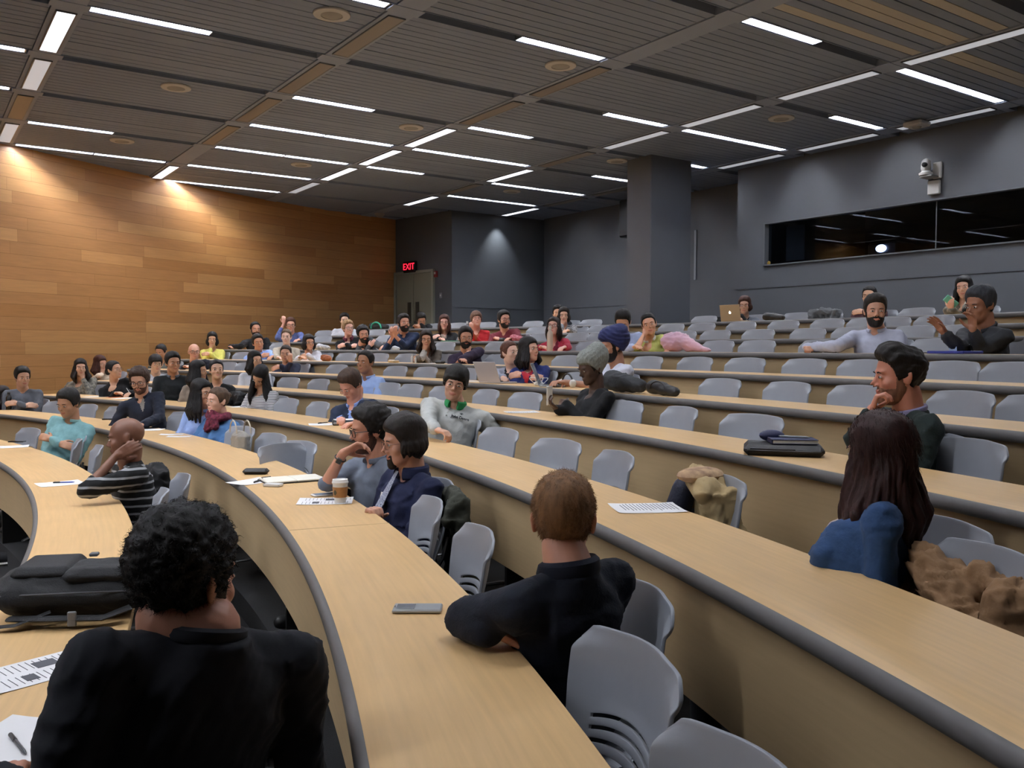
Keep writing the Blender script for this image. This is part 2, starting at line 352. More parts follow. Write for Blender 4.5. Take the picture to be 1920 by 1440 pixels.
# ---- round speakers, smoke detector, projector-like box
SPK = mat('speaker grille', 'bdbab6', .6); SPK2 = mat('speaker centre', '96928c', .6, bump=.2, bscale=300)
for (px, py, lb) in [(622, 27, 'nearest the top left, beside the long strip'), (1051, 123, 'below the bright strip at the top centre'), (330, 164, 'in the second bay above the wooden wall'), (771, 239, 'above the middle of the hall'), (229, 264, 'closest to the left end of the wooden wall'), (565, 309, 'over the far end of the wooden wall'), (1465, 222, 'in the bay right of the column'), (1157, 302, 'just left of the column head'), (960, 359, 'in front of the spot lit back wall')]:
    p = onz(px, py, ZC - .01); t = thing('ceiling_speaker', 'round beige ceiling speaker ' + lb, 'speaker', p, group='round speakers in the ceiling')
    m = MB(); m.lathe([(.005, .012), (.165, .012), (.17, 0), (.165, -.01), (.10, -.014), (.10, -.008), (.005, -.008)]); mkb('rim', m, SPK, t)
    m = MB(); m.lathe([(.003, -.009), (.098, -.009), (.09, -.014), (.003, -.017)]); mkb('grille', m, SPK2, t)
p = onz(695, 406, ZC - .0); t = thing('smoke_detector', 'small pale smoke detector on the ceiling by the far wooden wall', 'smoke detector', (-8.85, -18.0, ZC - .03))
m = MB(); m.lathe([(.005, .02), (.11, .02), (.11, -.01), (.07, -.05), (.005, -.06)]); mkb('housing', m, mat('pale plastic', '97948c', .5), t)
m = MB(); m.lathe([(.03, -.055), (.05, -.06), (.05, -.07), (.003, -.075)]); mkb('sensor', m, SPK2, t)
p = onz(1727, 228, ZC); t = thing('dome_sensor', 'beige box shaped sensor on the ceiling near the camera wall', 'sensor', (p[0] + .1, p[1], ZC - .03))
m = MB(); m.box((0, 0, -.02), (.26, .26, .07), bev=.02); mkb('housing', m, SPK, t); m = MB(); m.ell((0, 0, -.055), (.06, .06, .03)); mkb('lens', m, SPK2, t)
# spot washing the far wall
sd = bpy.data.lights.new('downlight', 'SPOT'); sd.energy = 75; sd.spot_size = math.radians(75); sd.spot_blend = 1; sd.shadow_soft_size = .03; sd.color = (.88, .95, 1)
so = bpy.data.objects.new('downlight', sd); LATER.append(so); so.location = (-11.15, -16.45, ZC - .06); so.rotation_euler = (math.radians(-8), 0, 0); tag(so, 'small spot lamp washing the far grey wall', 'spotlight')
# ---- projection booth window
GLASS = bpy.data.materials.new('booth glass'); GLASS.use_nodes = True; nt = GLASS.node_tree; nt.nodes.clear()
o_ = nt.nodes.new('ShaderNodeOutputMaterial'); g_ = nt.nodes.new('ShaderNodeBsdfGlossy'); t_ = nt.nodes.new('ShaderNodeBsdfTransparent'); mx = nt.nodes.new('ShaderNodeMixShader'); fr = nt.nodes.new('ShaderNodeFresnel')
g_.inputs['Roughness'].default_value = .01; t_.inputs[0].default_value = (.55, .58, .62, 1); fr.inputs[0].default_value = 1.36
nt.links.new(fr.outputs[0], mx.inputs[0]); nt.links.new(t_.outputs[0], mx.inputs[1]); nt.links.new(g_.outputs[0], mx.inputs[2]); nt.links.new(mx.outputs[0], o_.inputs[0])
Y0, Y1 = -9.52, .08
for q, (a, b) in enumerate([(-9.50, -6.66), (-6.64, -3.42), (-3.40, .06)]):
    t = bpy.data.objects.new('window_%d' % (q + 1), None); LATER.append(t); t.location = (XW - .06, (a + b) / 2, 3.05); struct(t, 'glass pane %s of the dark projection booth window' % OR[q])
    m = MB(); m.box((0, 0, .345), (.008, b - a, .67)); mkb('pane', m, GLASS, t, smooth=False)
mb = MB()
mb.box((XW - .03, (Y0 + Y1) / 2, 3.055), (.14, Y1 - Y0 + .04, .02)); mb.box((XW - .03, (Y0 + Y1) / 2, 3.735), (.14, Y1 - Y0 + .04, .02)); mb.box((XW - .03, Y0, 3.39), (.14, .03, .70)); mb.box((XW - .03, Y1, 3.39), (.14, .03, .70))
for y in (-6.65, -3.41): mb.box((XW - .06, y, 3.39), (.02, .012, .67))
struct(mkb('trim_5', mb, mat('booth window frame', '5a5d62', .45), smooth=False))
mb = MB(); mb.box((XW - 3.3, -5, 3.4), (.1, 12, 3)); mb.box((XW - 1.9, -9.9, 3.4), (3.4, .1, 3)); mb.box((XW - 1.9, .9, 3.4), (3.4, .1, 3)); mb.box((XW - 1.9, -5, 2.2), (3.4, 12, .1)); mb.box((XW - 1.9, -5, 4.9), (3.4, 12, .1))
struct(mkb('wall_booth', mb, mat('black booth lining', '0d0e10', .9), smooth=False))
d = ray(1671, 468); p = CAM + d * ((XW - .9) / d[0]); t = thing('projector', 'black projector glowing blue white behind the booth glass', 'projector', (p[0], p[1], p[2] - .09))
m = MB(); m.box((0, 0, .09), (.5, .5, .2), bev=.03); mkb('housing', m, BLACKM, t)
m = MB(); m.ell((.27, 0, .09), (.04, .09, .06)); mkb('lens', m, mat('projector lens glow', 'b9ccff', .3, emit=9), t)
m = MB(); m.box((-.0, 0, -.35), (.5, .6, .68)); mkb('stand', m, BLACKM, t, smooth=False)
ct = MB(); ct.box((XW - .45, -5, 3.03), (.55, 9.4, .04)); o = recenter(mkb('booth_counter', ct, BLACKM, smooth=False)); tag(o, 'dark counter running behind the booth window', 'counter')
d = ray(1452, 440); p = CAM + d * ((XW - .35) / d[0]); m = MB(); m.box((XW - .35, -9.2, 3.42), (.02, .35, .56)); o = recenter(mkb('booth_screen', m, mat('grey booth panel', '4e535c', .6), smooth=False)); tag(o, 'grey upright screen behind the left end of booth glass', 'screen')
d = ray(1441, 493); p = CAM + d * ((XW + .012) / d[0]); m = MB(); m.ell((XW + .005, p[1], 3.09), (.012, .035, .035)); o = recenter(mkb('window_lock', m, mat('brass', 'b59a4a', .3, metal=.9))); tag(o, 'small round brass lock at the booth window corner', 'lock')
# ---- wall camera
d = ray(1755, 330); p = CAM + d * ((XW) / d[0]); t = thing('wall_camera', 'white pan tilt camera on a bracket above the booth window', 'camera', (XW + .02, p[1], p[2]))
m = MB(); m.box((.0, .03, .07), (.04, .13, .22), bev=.01); m.box((.02, -.0, -.16), (.05, .17, .19), bev=.01); mkb('bracket', m, WHITE, t)
m = MB(); m.box((.09, -.03, -.02), (.2, .18, .03), bev=.01); mkb('shelf', m, mat('pale bracket', '9c9c9a', .5), t)
m = MB(); m.lathe([(.005, 0), (.085, 0), (.09, .03), (.06, .05), (.055, .06), (.005, .06)], (.13, -.06, 0)); mkb('base', m, WHITE, t)
m = MB(); m.capsule((.13, -.06, .1), (.13, -.06, .17), .065, .06); mkb('head', m, WHITE, t)
m = MB(); m.capsule((.165, -.05, .135), (.20, -.045, .135), .038, .034); mkb('lens', m, BLACKM, t)
# conduit strip beside the column
m = MB(); m.box((0, 0, 0), (.03, .05, .95)); d = ray(1302, 478); p = CAM + d * ((-12.55) / d[0]); m2 = mkb('wall_conduit', m, mat('pale metal', '8b9097', .5), smooth=False); m2.location = (-12.58, p[1], p[2]); tag(m2, 'thin pale vertical conduit on the wall right of the column', 'conduit')
# ---- double door and exit sign on the far wall
A_ = np.array([-9.62, -18.75]); B_ = np.array([-9.96, -16.7]); dd = unit(B_ - A_); nn = np.array([dd[1], -dd[0]]); zfl = ZD[9] - HD
def onwall(px, py):
    d = ray(px, py); k = ((A_ - CAM[:2]) @ nn) / (d[:2] @ nn); return CAM + d * k
s0 = (onwall(744, 520)[:2] - A_) @ dd; s1 = (onwall(814, 510)[:2] - A_) @ dd; zt = onwall(780, 512)[2]
Rw = rz(math.atan2(dd[1], dd[0])); DOORM = mat('pale green grey door', '8e8f7e', .5); FRM = mat('door frame', 'a3a394', .5)
def dw(s, z, off=.0): p = A_ + dd * s + nn * off; return (p[0], p[1], z)
for q, (a, b) in enumerate([(s0 + .05, (s0 + s1) / 2 - .01), ((s0 + s1) / 2 + .01, s1 - .05)]):
    c = dw((a + b) / 2, 0, .02); t = bpy.data.objects.new('door_%d' % (q + 1), None); LATER.append(t); t.location = (c[0], c[1], zfl); t.rotation_euler = (0, 0, math.atan2(dd[1], dd[0])); struct(t, '%s leaf of the pale double door at the far corner' % ['left', 'right'][q])
    m = MB(); m.box((0, 0, (zt - zfl) / 2), (b - a, .05, zt - zfl - .03), bev=.004); mkb('leaf', m, DOORM, t)
    m = MB(); sg = 1 if q == 0 else -1; m.box((sg * ((b - a) / 2 - .14), -.032, 1.22), (.13, .01, .45), bev=.003); mkb('vision_panel', m, mat('dark door glass', '45423a', .3), t)
    m = MB(); m.box((sg * ((b - a) / 2 - .1), -.05, .98), (.1, .03, .05), bev=.01); mkb('door_handle', m, CHROME, t)
m = MB(); 
for s in (s0, s1): m.box(dw(s, (zt + zfl) / 2, .02), (.07, .09, zt - zfl + .06), Rw)
m.box(dw((s0 + s1) / 2, zt + .02, .02), (s1 - s0 + .07, .09, .06), Rw); struct(mkb('trim_6', m, FRM, smooth=False))
def text_mesh(name, s, size, m4, m, parent=None, ext=.0015, res=3):
    cu = bpy.data.curves.new(name, 'FONT'); cu.body = s; cu.size = size; cu.extrude = ext; cu.align_x = 'CENTER'; cu.align_y = 'CENTER'; cu.resolution_u = res
    o = bpy.data.objects.new('t', cu); col.objects.link(o); dg = bpy.context.evaluated_depsgraph_get(); me = bpy.data.meshes.new_from_object(o.evaluated_get(dg)); bpy.data.objects.remove(o)
    me.name = name; me.materials.clear(); me.materials.append(m); o = bpy.data.objects.new(name, me); link(o, parent); o.matrix_local = m4; return o
def M4(R, p): R = np.asarray(R); return Matrix([[*R[0], p[0]], [*R[1], p[1]], [*R[2], p[2]], [0, 0, 0, 1]])
# exit sign
e = onwall(773, 501); sx = (e[:2] - A_) @ dd; c = dw(sx, 0, .06)
t = thing('exit_sign', 'black exit sign with red glowing letters above the far double door', 'exit sign', (c[0], c[1], e[2] - .12), math.atan2(dd[1], dd[0]))
m = MB(); m.box((0, 0, .12), (.42, .09, .26), bev=.01); mkb('housing', m, BLACKM, t)
text_mesh('letters', 'EXIT', .21, M4([[1, 0, 0], [0, 0, -1], [0, 1, 0]], (0, -.048, .12)), mat('exit red', 'ff2038', .4, emit=2.2), t)
e = onwall(819, 514); c = dw((e[:2] - A_) @ dd, 0, .03); t = thing('fire_strobe', 'small red fire alarm strobe right of the far door', 'alarm', (c[0], c[1], e[2]), math.atan2(dd[1], dd[0])); m = MB(); m.box((0, 0, 0), (.1, .05, .14), bev=.01); mkb('housing', m, mat('alarm red', '8a2228', .4), t); m = MB(); m.box((0, -.03, .02), (.05, .02, .05), bev=.005); mkb('lens', m, WHITE, t)
e = onwall(827, 554); c = dw((e[:2] - A_) @ dd, 0, .01); t = thing('light_switch', 'small grey switch plate on the wall right of the far door', 'switch', (c[0], c[1], e[2]), math.atan2(dd[1], dd[0])); m = MB(); m.box((0, 0, 0), (.08, .012, .12), bev=.003); mkb('plate', m, mat('switch plate', '83878e', .5), t); m = MB(); m.box((0, -.01, 0), (.02, .012, .04), bev=.002); mkb('toggle', m, WHITE, t)
# hanging dark loudspeaker in the recess left of the column
m = MB(); m.box((0, 0, 0), (.4, .5, .75), bev=.03); o = mkb('hanging_loudspeaker', m, BLACKM); o.location = (-12.1, -13.15, ZC - .42); tag(o, 'dark loudspeaker hanging in the shadow left of the column', 'loudspeaker')

# ================================================================ DESKS
RW = ['front row, lowest tier', 'second row from the front', 'third row from the front', 'fourth row from the front', 'fifth row from the front', 'sixth row from the front', 'seventh row from the front', 'eighth row from the front', 'ninth row from the front', 'top back row']
RS = ['front row', 'second row', 'third row', 'fourth row', 'fifth row', 'sixth row', 'seventh row', 'eighth row', 'ninth row', 'top row']
CORE = mat('worktop edge', 'a98f68', .5)
for k in range(10):
    r = RN[k]; z = ZD[k]; a1 = AZ1[k]; a0 = AZ0[k] + 360
    t = thing('curved_desk', 'long curved maple desk of the ' + RW[k], 'desk', pol(r + .2, 178, z - HD), group='curved desk rows')
    org = np.array(t.location)
    n = 150 if k < 4 else 100
    def swp(nm, prof, mt, b0=a1, b1=a0, sm='auto', uvs=False):
        V, F, UV = arc_rings(prof, b0, b1, n, True); return mk(nm, np.array(V) - org, F, mt, t, None, sm, uv=UV)
    V, F, UV = arc_rings([(r + .002, z - .032), (r + .002, z - .001), (r + .004, z), (r + .12, z), (r + .24, z), (r + .36, z), (r + DD - .003, z), (r + DD, z - .003), (r + DD, z - .032)], a1, a0, n, True)
    UV = [(C_[0] * .3, 0) for C_ in UV]; V = np.array(V); UV = np.column_stack([np.repeat(np.radians(np.linspace(a1, a0, n + 1)) * r, 9), np.tile([0, .03, .03, .12, .24, .36, .45, .46, .49], n + 1)])
    mk('worktop', V - org, F, MAPLE, t, None, 'auto', uv=UV)
    th = np.linspace(-math.pi / 2, math.pi / 2, 9)
    prof = [(r + .002, z + .0005)] + [(r - .004 - .020 * math.cos(q), z - .024 + .0245 * math.sin(-q)) for q in th] + [(r + .002, z - .0485)]
    swp('edge_bumper', prof, RUBBER)
    zp = (ZD[k - 1] - HD if k else -.14)
    V, F, UV = arc_rings([(r + .03, z - .42), (r + .03, z - .034), (r + .05, z - .034), (r + .05, z - .42)], a1, a0, n, True); mk('front_panel', np.array(V) - org, F, PANELW, t, None, 'auto', uv=[(u[0], u[1]) for u in UV])
    for q, aa in enumerate(np.arange(a1 + 3, a0 - 1, 11 - .25 * k)):        # supports under the top
        m = MB(); rr = rz(math.radians(aa)); p = pol(r + .22, aa, (z - HD + z - .034) / 2); m.box(p - org, (.32, .03, HD - .036), rr); mkb('support_panel', m, BLACKM, t, smooth=False)
    if k == 1:
        sj = onz(537, 995, z); jz = azof(sj); m = MB(); m.tube([pol(r + .005 + q * .0445, jz, z + .0002) - org for q in range(11)], .0012, 4); mkb('joint_line', m, CORE, t)
    if k == 0:
        for aj in (168.6,): m = MB(); m.tube([pol(r + .30 + q * .0148, aj, z + .0002) - org for q in range(11)], .0012, 4); mkb('joint_line', m, CORE, t)

# ================================================================ CHAIRS
def chair_proto():
    t = thing('stacking_chair', 'grey plastic chair', 'chair', (0, 0, 0))
    nx, nz = 30, 44; V = []
    ss = lambda x, a, b: (lambda q: q * q * (3 - 2 * q))(min(1, max(0, (x - a) / (b - a))))
    # the back: x across, z up, curved round the sitter (the sitter faces -y)
    for i in range(nz + 1):
        v = i / nz
        for j in range(nx + 1):
            u = j / nx * 2 - 1
            half = .192 + .036 * ss(v, .1, .75) - .008 * ss(v, .9, 1.0) ** 2
            x = u * half
            z = .44 + .405 * v + .014 * v * (1 - u * u) - .030 * ss(abs(u), .80, 1.0) ** 2 * ss(v, .80, 1.0)
            y = .205 + .10 * v - .075 * u * u * (.7 + .3 * v) + .012 * math.sin(v * 3.1) + .022 * ss(v, .86, 1.) * ss(abs(u), .4, 1)
            V.append((x, y, z))
    F = []
    slots = [12, 15, 18, 21]
    for i in range(nz):
        for j in range(nx):
            u = (j + .5) / nx * 2 - 1
            ie = i - round(2.2 * u * u) if False else i
            cut = any(ie == s_ and abs(u) < .70 for s_ in slots)
            if not cut: F.append((i * (nx + 1) + j, i * (nx + 1) + j + 1, (i + 1) * (nx + 1) + j + 1, (i + 1) * (nx + 1) + j))
    V = np.array(V); U = V[:, 0] / .22; k_ = (V[:, 2] < .70); V[:, 2] += k_ * (.022 - .05 * U * U) * np.clip((V[:, 2] - .5) / .1, 0, 1) * np.clip((.70 - V[:, 2]) / .05, 0, 1)
    used = sorted({i for f in F for i in f}); mp_ = {a: b for b, a in enumerate(used)}; V = V[used]; F = [[mp_[i] for i in f] for f in F]
    me = bpy.data.meshes.new('t'); me.from_pydata(V.tolist(), [], F); o = bpy.data.objects.new('t', me); col.objects.link(o)
    s = o.modifiers.new('s', 'SOLIDIFY'); s.thickness = .011; s.offset = 0; b = o.modifiers.new('b', 'BEVEL'); b.width = .003; b.segments = 2; b.limit_method = 'ANGLE'; b.angle_limit = math.radians(50)
    dg = bpy.context.evaluated_depsgraph_get(); me2 = bpy.data.meshes.new_from_object(o.evaluated_get(dg)); bpy.data.objects.remove(o); me2.name = 'backrest'; me2.materials.append(PLASTIC)
    me2.polygons.foreach_set('use_smooth', np.ones(len(me2.polygons), bool)); me2.set_sharp_from_angle(angle=math.radians(50)); link(bpy.data.objects.new('backrest', me2), t)
    n = 18; V = []
    for i in range(n + 1):
        for j in range(n + 1):
            u = i / n * 2 - 1; v = j / n * 2 - 1; q = max(abs(u), abs(v)); sc_ = 1 - .14 * (abs(u * v)) ** 2
            V.append((u * .22 * sc_, v * .215 * sc_, .455 - .018 * (1 - u * u) * (1 - v * v) - .03 * (v < -.75) * (abs(v) - .75) / .25 + .02 * max(0, v - .7) / .3))
    F = [(i * (n + 1) + j, (i + 1) * (n + 1) + j, (i + 1) * (n + 1) + j + 1, i * (n + 1) + j + 1) for i in range(n) for j in range(n)]
    m = n + 1; V2 = [(x, y, z - .02) for x, y, z in V]; N0 = len(V); F += [tuple(N0 + a for a in f[::-1]) for f in F]
    rim = [i * m for i in range(m)] + [n * m + j for j in range(1, m)] + [i * m + n for i in range(n - 1, -1, -1)] + [j for j in range(n - 1, 0, -1)]
    for a, b in zip(rim, rim[1:] + rim[:1]): F.append((b, a, a + N0, b + N0))
    mk('seat', V + V2, F, PLASTIC, t, None, 'auto')
    m = MB()
    for s in (-1, 1): m.tube([(s * .19, .17, .43), (s * .20, .21, .5), (s * .19, .235, .6)], .011)
    m.tube([(-.2, .12, .425), (.2, .12, .425)], .012); m.tube([(-.2, -.12, .425), (.2, -.12, .425)], .012); m.tube([(-.19, .17, .43), (-.19, -.15, .43)], .011); m.tube([(.19, .17, .43), (.19, -.15, .43)], .011)
    mkb('seat_frame', m, CHROME, t)
    m = MB(); m.lathe([(.005, .0), (.03, .0), (.03, .40), (.05, .425), (.005, .425)]); mkb('post', m, CHROME, t)
    m = MB()
    for q in range(4): a = math.pi / 4 + q * math.pi / 2; m.tube([(0, 0, .05), (.13 * math.cos(a), .13 * math.sin(a), .04), (.24 * math.cos(a), .24 * math.sin(a), .018)], [.022, .018, .014], 8, flat=.7)
    mkb('star_base', m, CHROME, t); return t
CH0 = chair_proto(); used0 = [False]; CHAIRS = []
def put_chair(k, az, turn=0., label='', rr=.56, group=None):
    t = CH0 if not used0[0] else copy_tree(CH0); used0[0] = True
    p = pol(RN[k] + rr, az, ZD[k] - HD); t.location = p
    f = unit(C - p[:2]); t.rotation_euler = (0, 0, math.atan2(f[0], -f[1]) + math.radians(turn))
    t['label'] = label; t['category'] = 'chair'; t['group'] = group or 'grey plastic chairs of the hall'; CHAIRS.append((k, az)); return t
# empty chairs: (row, x and y of the back's top edge in the photo, turn)
E_ = {0: [(47, 804, 8), (128, 826, -14), (166, 836, -8), (273, 893, -6), (303, 920, -6), (332, 956, -4)],
      1: [(97, 756, 5), (158, 764, 0), (203, 768, -5), (330, 778, 5), (445, 808, 10), (502, 822, 10), (556, 836, 14), (577, 862, 118), (808, 938, -4), (898, 995, -2), (1203, 1225, 8), (1432, 1450, 10)],
      2: [(532, 752, 4), (589, 758, 0), (640, 765, 0), (928, 817, 6), (1038, 833, 10), (1133, 860, -6), (1322, 893, 0), (1810, 1035, -6)],
      3: [(432, 709, 0), (537, 713, 3), (592, 715, 0), (722, 724, 5), (764, 726, 0), (825, 731, 2), (903, 737, -3), (980, 744, 5), (1162, 762, 12), (1258, 773, -8), (1410, 787, 12), (1788, 836, -6)],
      4: [(422, 684, 0), (457, 686, 3), (577, 688, 5), (627, 690, 0), (738, 693, 3), (793, 694, 0), (868, 698, 3), (1077, 703, 0), (1342, 716, 0), (1465, 724, -2), (1596, 732, 0), (1785, 744, -4), (1935, 768, 0)],
      5: [(450, 663, 0), (645, 667, 0), (705, 667, 3), (757, 667, 0), (927, 669, 0), (1057, 671, 2), (1207, 672, 0), (1297, 675, 0), (1392, 678, 2), (1501, 680, 0), (1606, 683, -2), (1772, 687, 0), (1892, 692, 0)],
      6: [(520, 650, 0), (830, 650, 2), (927, 650, 0), (1100, 649, 0), (1340, 645, 0), (1415, 643, 2), (1530, 646, 0), (1745, 645, 0)],
      7: [(602, 633, 0), (720, 632, 0), (1010, 630, 3), (1078, 630, 0), (1120, 629, 0), (1275, 627, 2), (1337, 624, 0), (1417, 621, 0), (1510, 621, 0), (1590, 621, 0), (1707, 620, 0), (1800, 617, 0)],
      8: [(605, 623, 0), (703, 621, 0), (1005, 617, 2), (1120, 615, 0), (1255, 613, 0), (1312, 610, 0), (1387, 606, 2), (1465, 605, 0), (1547, 602, 0), (1620, 601, 3), (1668, 601, 0), (1747, 599, 0)],
      9: [(730, 609, 0), (855, 609, 0), (910, 609, 0), (997, 606, 0), (1106, 604, 2), (1317, 597, 0), (1490, 593, 0), (1547, 590, 0), (1715, 586, 0)]}
SPC = {(1, 445): 'with a tan handbag hanging on it', (1, 577): 'turned backwards beside the elbow of the man with the watch', (1, 1203): 'large in the foreground beside the blond man', (1, 1432): 'cut off by the bottom edge of the picture', (2, 1322): 'under a khaki coat', (2, 1810): 'under a brown canvas jacket', (9, 1547): 'with a grey jacket over its back'}
for k, L_ in E_.items():
    n_ = 0
    for (px, py, tn) in sorted(L_):
        p = oncyl(px, py, RN[k] + .70); n_ += 1
        if (k, px) in SPC: lb = 'grey plastic chair, %s row, %s' % (RS[k].replace(' row',''), SPC[(k, px)])
        else: lb = 'empty grey chair, %s from the left among the empty ones of the %s' % (OR[n_ - 1], RS[k])
        far = k == 1 and px in (577, 808, 898, 1203, 1432) or k == 0 and px in (273, 303, 332); q = onz(px, py, ZD[k] - HD + .85); r2 = np.linalg.norm(q[:2] - C) - RN[k]; print('CH', k, px, round(r2, 2)); put_chair(k, azof(q if far and px != 577 else oncyl(px, py, RN[k] + .60)) % 360, tn, lb, rr=.60 if px == 577 else r2 - .27 if far else .40)

# ================================================================ PEOPLE
def esdf(P, c, r):
    q = (P - c) / r; k0 = np.linalg.norm(q, axis=1); k1 = np.linalg.norm(q / r, axis=1); return k0 * (k0 - 1) / (k1 + 1e-9)
def csdf(P, a, b, ra, rb):
    a = np.array(a, float); b = np.array(b, float); d = b - a; t = np.clip((P - a) @ d / (d @ d), 0, 1); return np.linalg.norm(P - a - t[:, None] * d, axis=1) - (ra + (rb - ra) * t)
def smin(a, b, k): h = np.clip(.5 + .5 * (b - a) / k, 0, 1); return b + (a - b) * h - k * h * (1 - h)
def smax(a, b, k): return -smin(-a, -b, k)
A3 = lambda *v: np.array(v, float)
def head_sdf(P, fem=0, nose=1.):
    S = P.copy(); S[:, 0] = np.abs(S[:, 0])
    d = esdf(P, A3(0, -.012, .035), A3(.076, .098, .087))
    d = smin(d, esdf(P, A3(0, .018, -.038), A3(.061, .069, .078)), .03)
    d = smin(d, esdf(P, A3(0, .042, -.080), A3(.044 - .006 * fem, .042, .034)), .028)
    d = smin(d, np.linalg.norm(P - A3(0, .074, -.100), axis=1) - .016, .022)
    d = smin(d, esdf(P, A3(0, .076, .024), A3(.050, .016, .010)), .014)
    d = smin(d, esdf(S, A3(.040, .060, -.028), A3(.021, .020, .020)), .02)
    d = smin(d, csdf(P, (0, .086, .010), (0, .108, -.028), .007, .0095 * nose), .010)
    d = smin(d, np.linalg.norm(P - A3(0, .110 + .003 * (nose - 1), -.032), axis=1) - .0105 * nose, .006)
    d = smin(d, np.linalg.norm(S - A3(.012 * nose, .099, -.036), axis=1) - .0068, .006)
    d = smax(d, -esdf(S, A3(.032, .104, .000), A3(.020, .018, .0125)), .012)
    d = smin(d, esdf(S, A3(.031, .079, .001), A3(.0165, .010, .0105)), .003)
    d = smin(d, esdf(P, A3(0, .088, -.0595), A3(.022, .010, .0048)), .005)
    d = smin(d, esdf(P, A3(0, .086, -.0690), A3(.018, .0105, .0058)), .004)
    return d
def ico(n):
    bm = bmesh.new(); bmesh.ops.create_icosphere(bm, subdivisions=n, radius=1); V = np.array([v.co[:] for v in bm.verts]); F = [[v.index for v in f.verts] for f in bm.faces]; bm.free(); return V, F
ICO = {n: ico(n) for n in (5, 6)}
ORI = A3(0, .0, -.005)
def head_radius(D, fem=0, nose=1.):
    lo = np.zeros(len(D)); hi = np.full(len(D), .2)
    for _ in range(22):
        m = (lo + hi) / 2; ins = head_sdf(ORI + D * m[:, None], fem, nose) < 0; lo = np.where(ins, m, lo); hi = np.where(ins, hi, m)
    return lo
HR = {(n, f): head_radius(ICO[n][0], f) for n in (5, 6) for f in (0, 1)}
def sst(x, a, b): t = np.clip((x - a) / (b - a), 0, 1); return t * t * (3 - 2 * t)
def hair_mask(P, style):
    """signed height above the hairline"""
    x, y, z = P.T
    if style == 'bald': return np.full(len(P), -1.)
    ky = [-.13, -.06, -.02, .005, .02, .04, .06, .075, .10]; kz = [-.100, -.088, -.03, -.015, -.026, .030, .060, .068, .076]
    if style in ('long', 'bob', 'curtain'): kz = [-.09, -.09, -.07, -.05, -.035, .004, .046, .056, .064]
    if style in ('crop', 'wavy'): kz = [-.135, -.118, -.05, -.015, -.026, .030, .060, .068, .076]
    if style == 'receding': kz = [-.075, -.065, -.02, -.01, -.015, .035, .075, .085, .10]
    if style == 'fringe': kz = [-.08, -.07, -.03, -.03, -.025, .0, .026, .032, .036]
    return z - np.interp(y, ky, kz)
def strands(mb, P, N, L, droop, n, w, jit, seed, mi=0, curl=0.):
    """tapered ribbons rooted at P growing along N"""
    r = np.random.default_rng(seed); idx = r.integers(0, len(P), n); p = P[idx] + r.normal(size=(n, 3)) * .002; d = N[idx] + r.normal(size=(n, 3)) * jit; d /= np.linalg.norm(d, axis=1)[:, None]
    l = L * r.uniform(.6, 1.2, n); side = np.cross(d, r.normal(size=(n, 3))); side /= np.linalg.norm(side, axis=1)[:, None] + 1e-9; K = 4; V = []
    ph = r.uniform(0, 6.28, n); up = np.cross(side, d)
    for k in range(K + 1):
        t = k / K; q = p + d * (l * t)[:, None] + np.array(droop) * (l * t * t)[:, None]
        if curl: q = q + (side * np.cos(ph + t * 5)[:, None] + up * np.sin(ph + t * 5)[:, None]) * curl * t
        ww = w * (1 - .85 * t); V.append(q - side * ww); V.append(q + side * ww)
    V = np.stack(V, 1).reshape(-1, 3); m = 2 * (K + 1); F = [[i * m + 2 * k, i * m + 2 * k + 1, i * m + 2 * k + 3, i * m + 2 * k + 2] for i in range(n) for k in range(K)]
    mb.add(V, F, mi)
SK = {}
def skin(c):
    if c in SK: return SK[c]
    m = mat('skin ' + c, c, .5, noise=.05, scale=14, bump=.04, bscale=400); m.node_tree.nodes['Principled BSDF'].inputs['Subsurface Weight'].default_value = .08; m.node_tree.nodes['Principled BSDF'].inputs['Subsurface Radius'].default_value = (.01, .004, .002)
    l = lin(c); SK[c] = (m, mat('lips ' + c, tuple(a * 1.0 for a in (min(1, (l[0] * .85) ** (1 / 2.2)), (l[1] * .58) ** (1 / 2.2), (l[2] * .60) ** (1 / 2.2))), .45)); return SK[c]
def hairm(c): return mat('hair ' + c, c, .6, noise=.35, scale=60, stretch=(1, 1, .25), bump=.25, bscale=120, spec=.25)
def cloth(c, **k):
    kk = dict(rough=.85, noise=.08, scale=30, bump=.12, bscale=90, sheen=.03, spec=.25); kk.update(k); return mat('cloth %s %s' % (c, k.get('wave', '') or k.get('c2', '')), c, **kk)
EYEW = mat('eye white', 'cfc8c2', .3); IRIS = mat('iris', '1d120c', .2); FRAMEB = mat('spectacle frame', '141213', .3); FRAMEL = mat('thin spectacle frame', '5b4a42', .3, metal=.5)
def shared(name, mb, mats):
    o = mkb(name, mb, mats); LATER.remove(o); return o.data
m = MB(); m.ell((0, 0, 0), (.0135, .0062, .0058), n=16, mi=0); m.ell((0, .0048, 0), (.0054, .0024, .0056), n=12, mi=1); EYE = shared('eye', m, [EYEW, IRIS])
def brow_data(mt):
    k = 'brow' + mt.name
    if k not in MC: m = MB(); m.tube([(-.016, 0, -.002), (-.006, .003, .002), (.006, .002, .003), (.018, -.006, -.002)], [.0018, .003, .0028, .0012], 8, flat=1.); MC[k] = shared('eyebrow', m, mt)
    return MC[k]
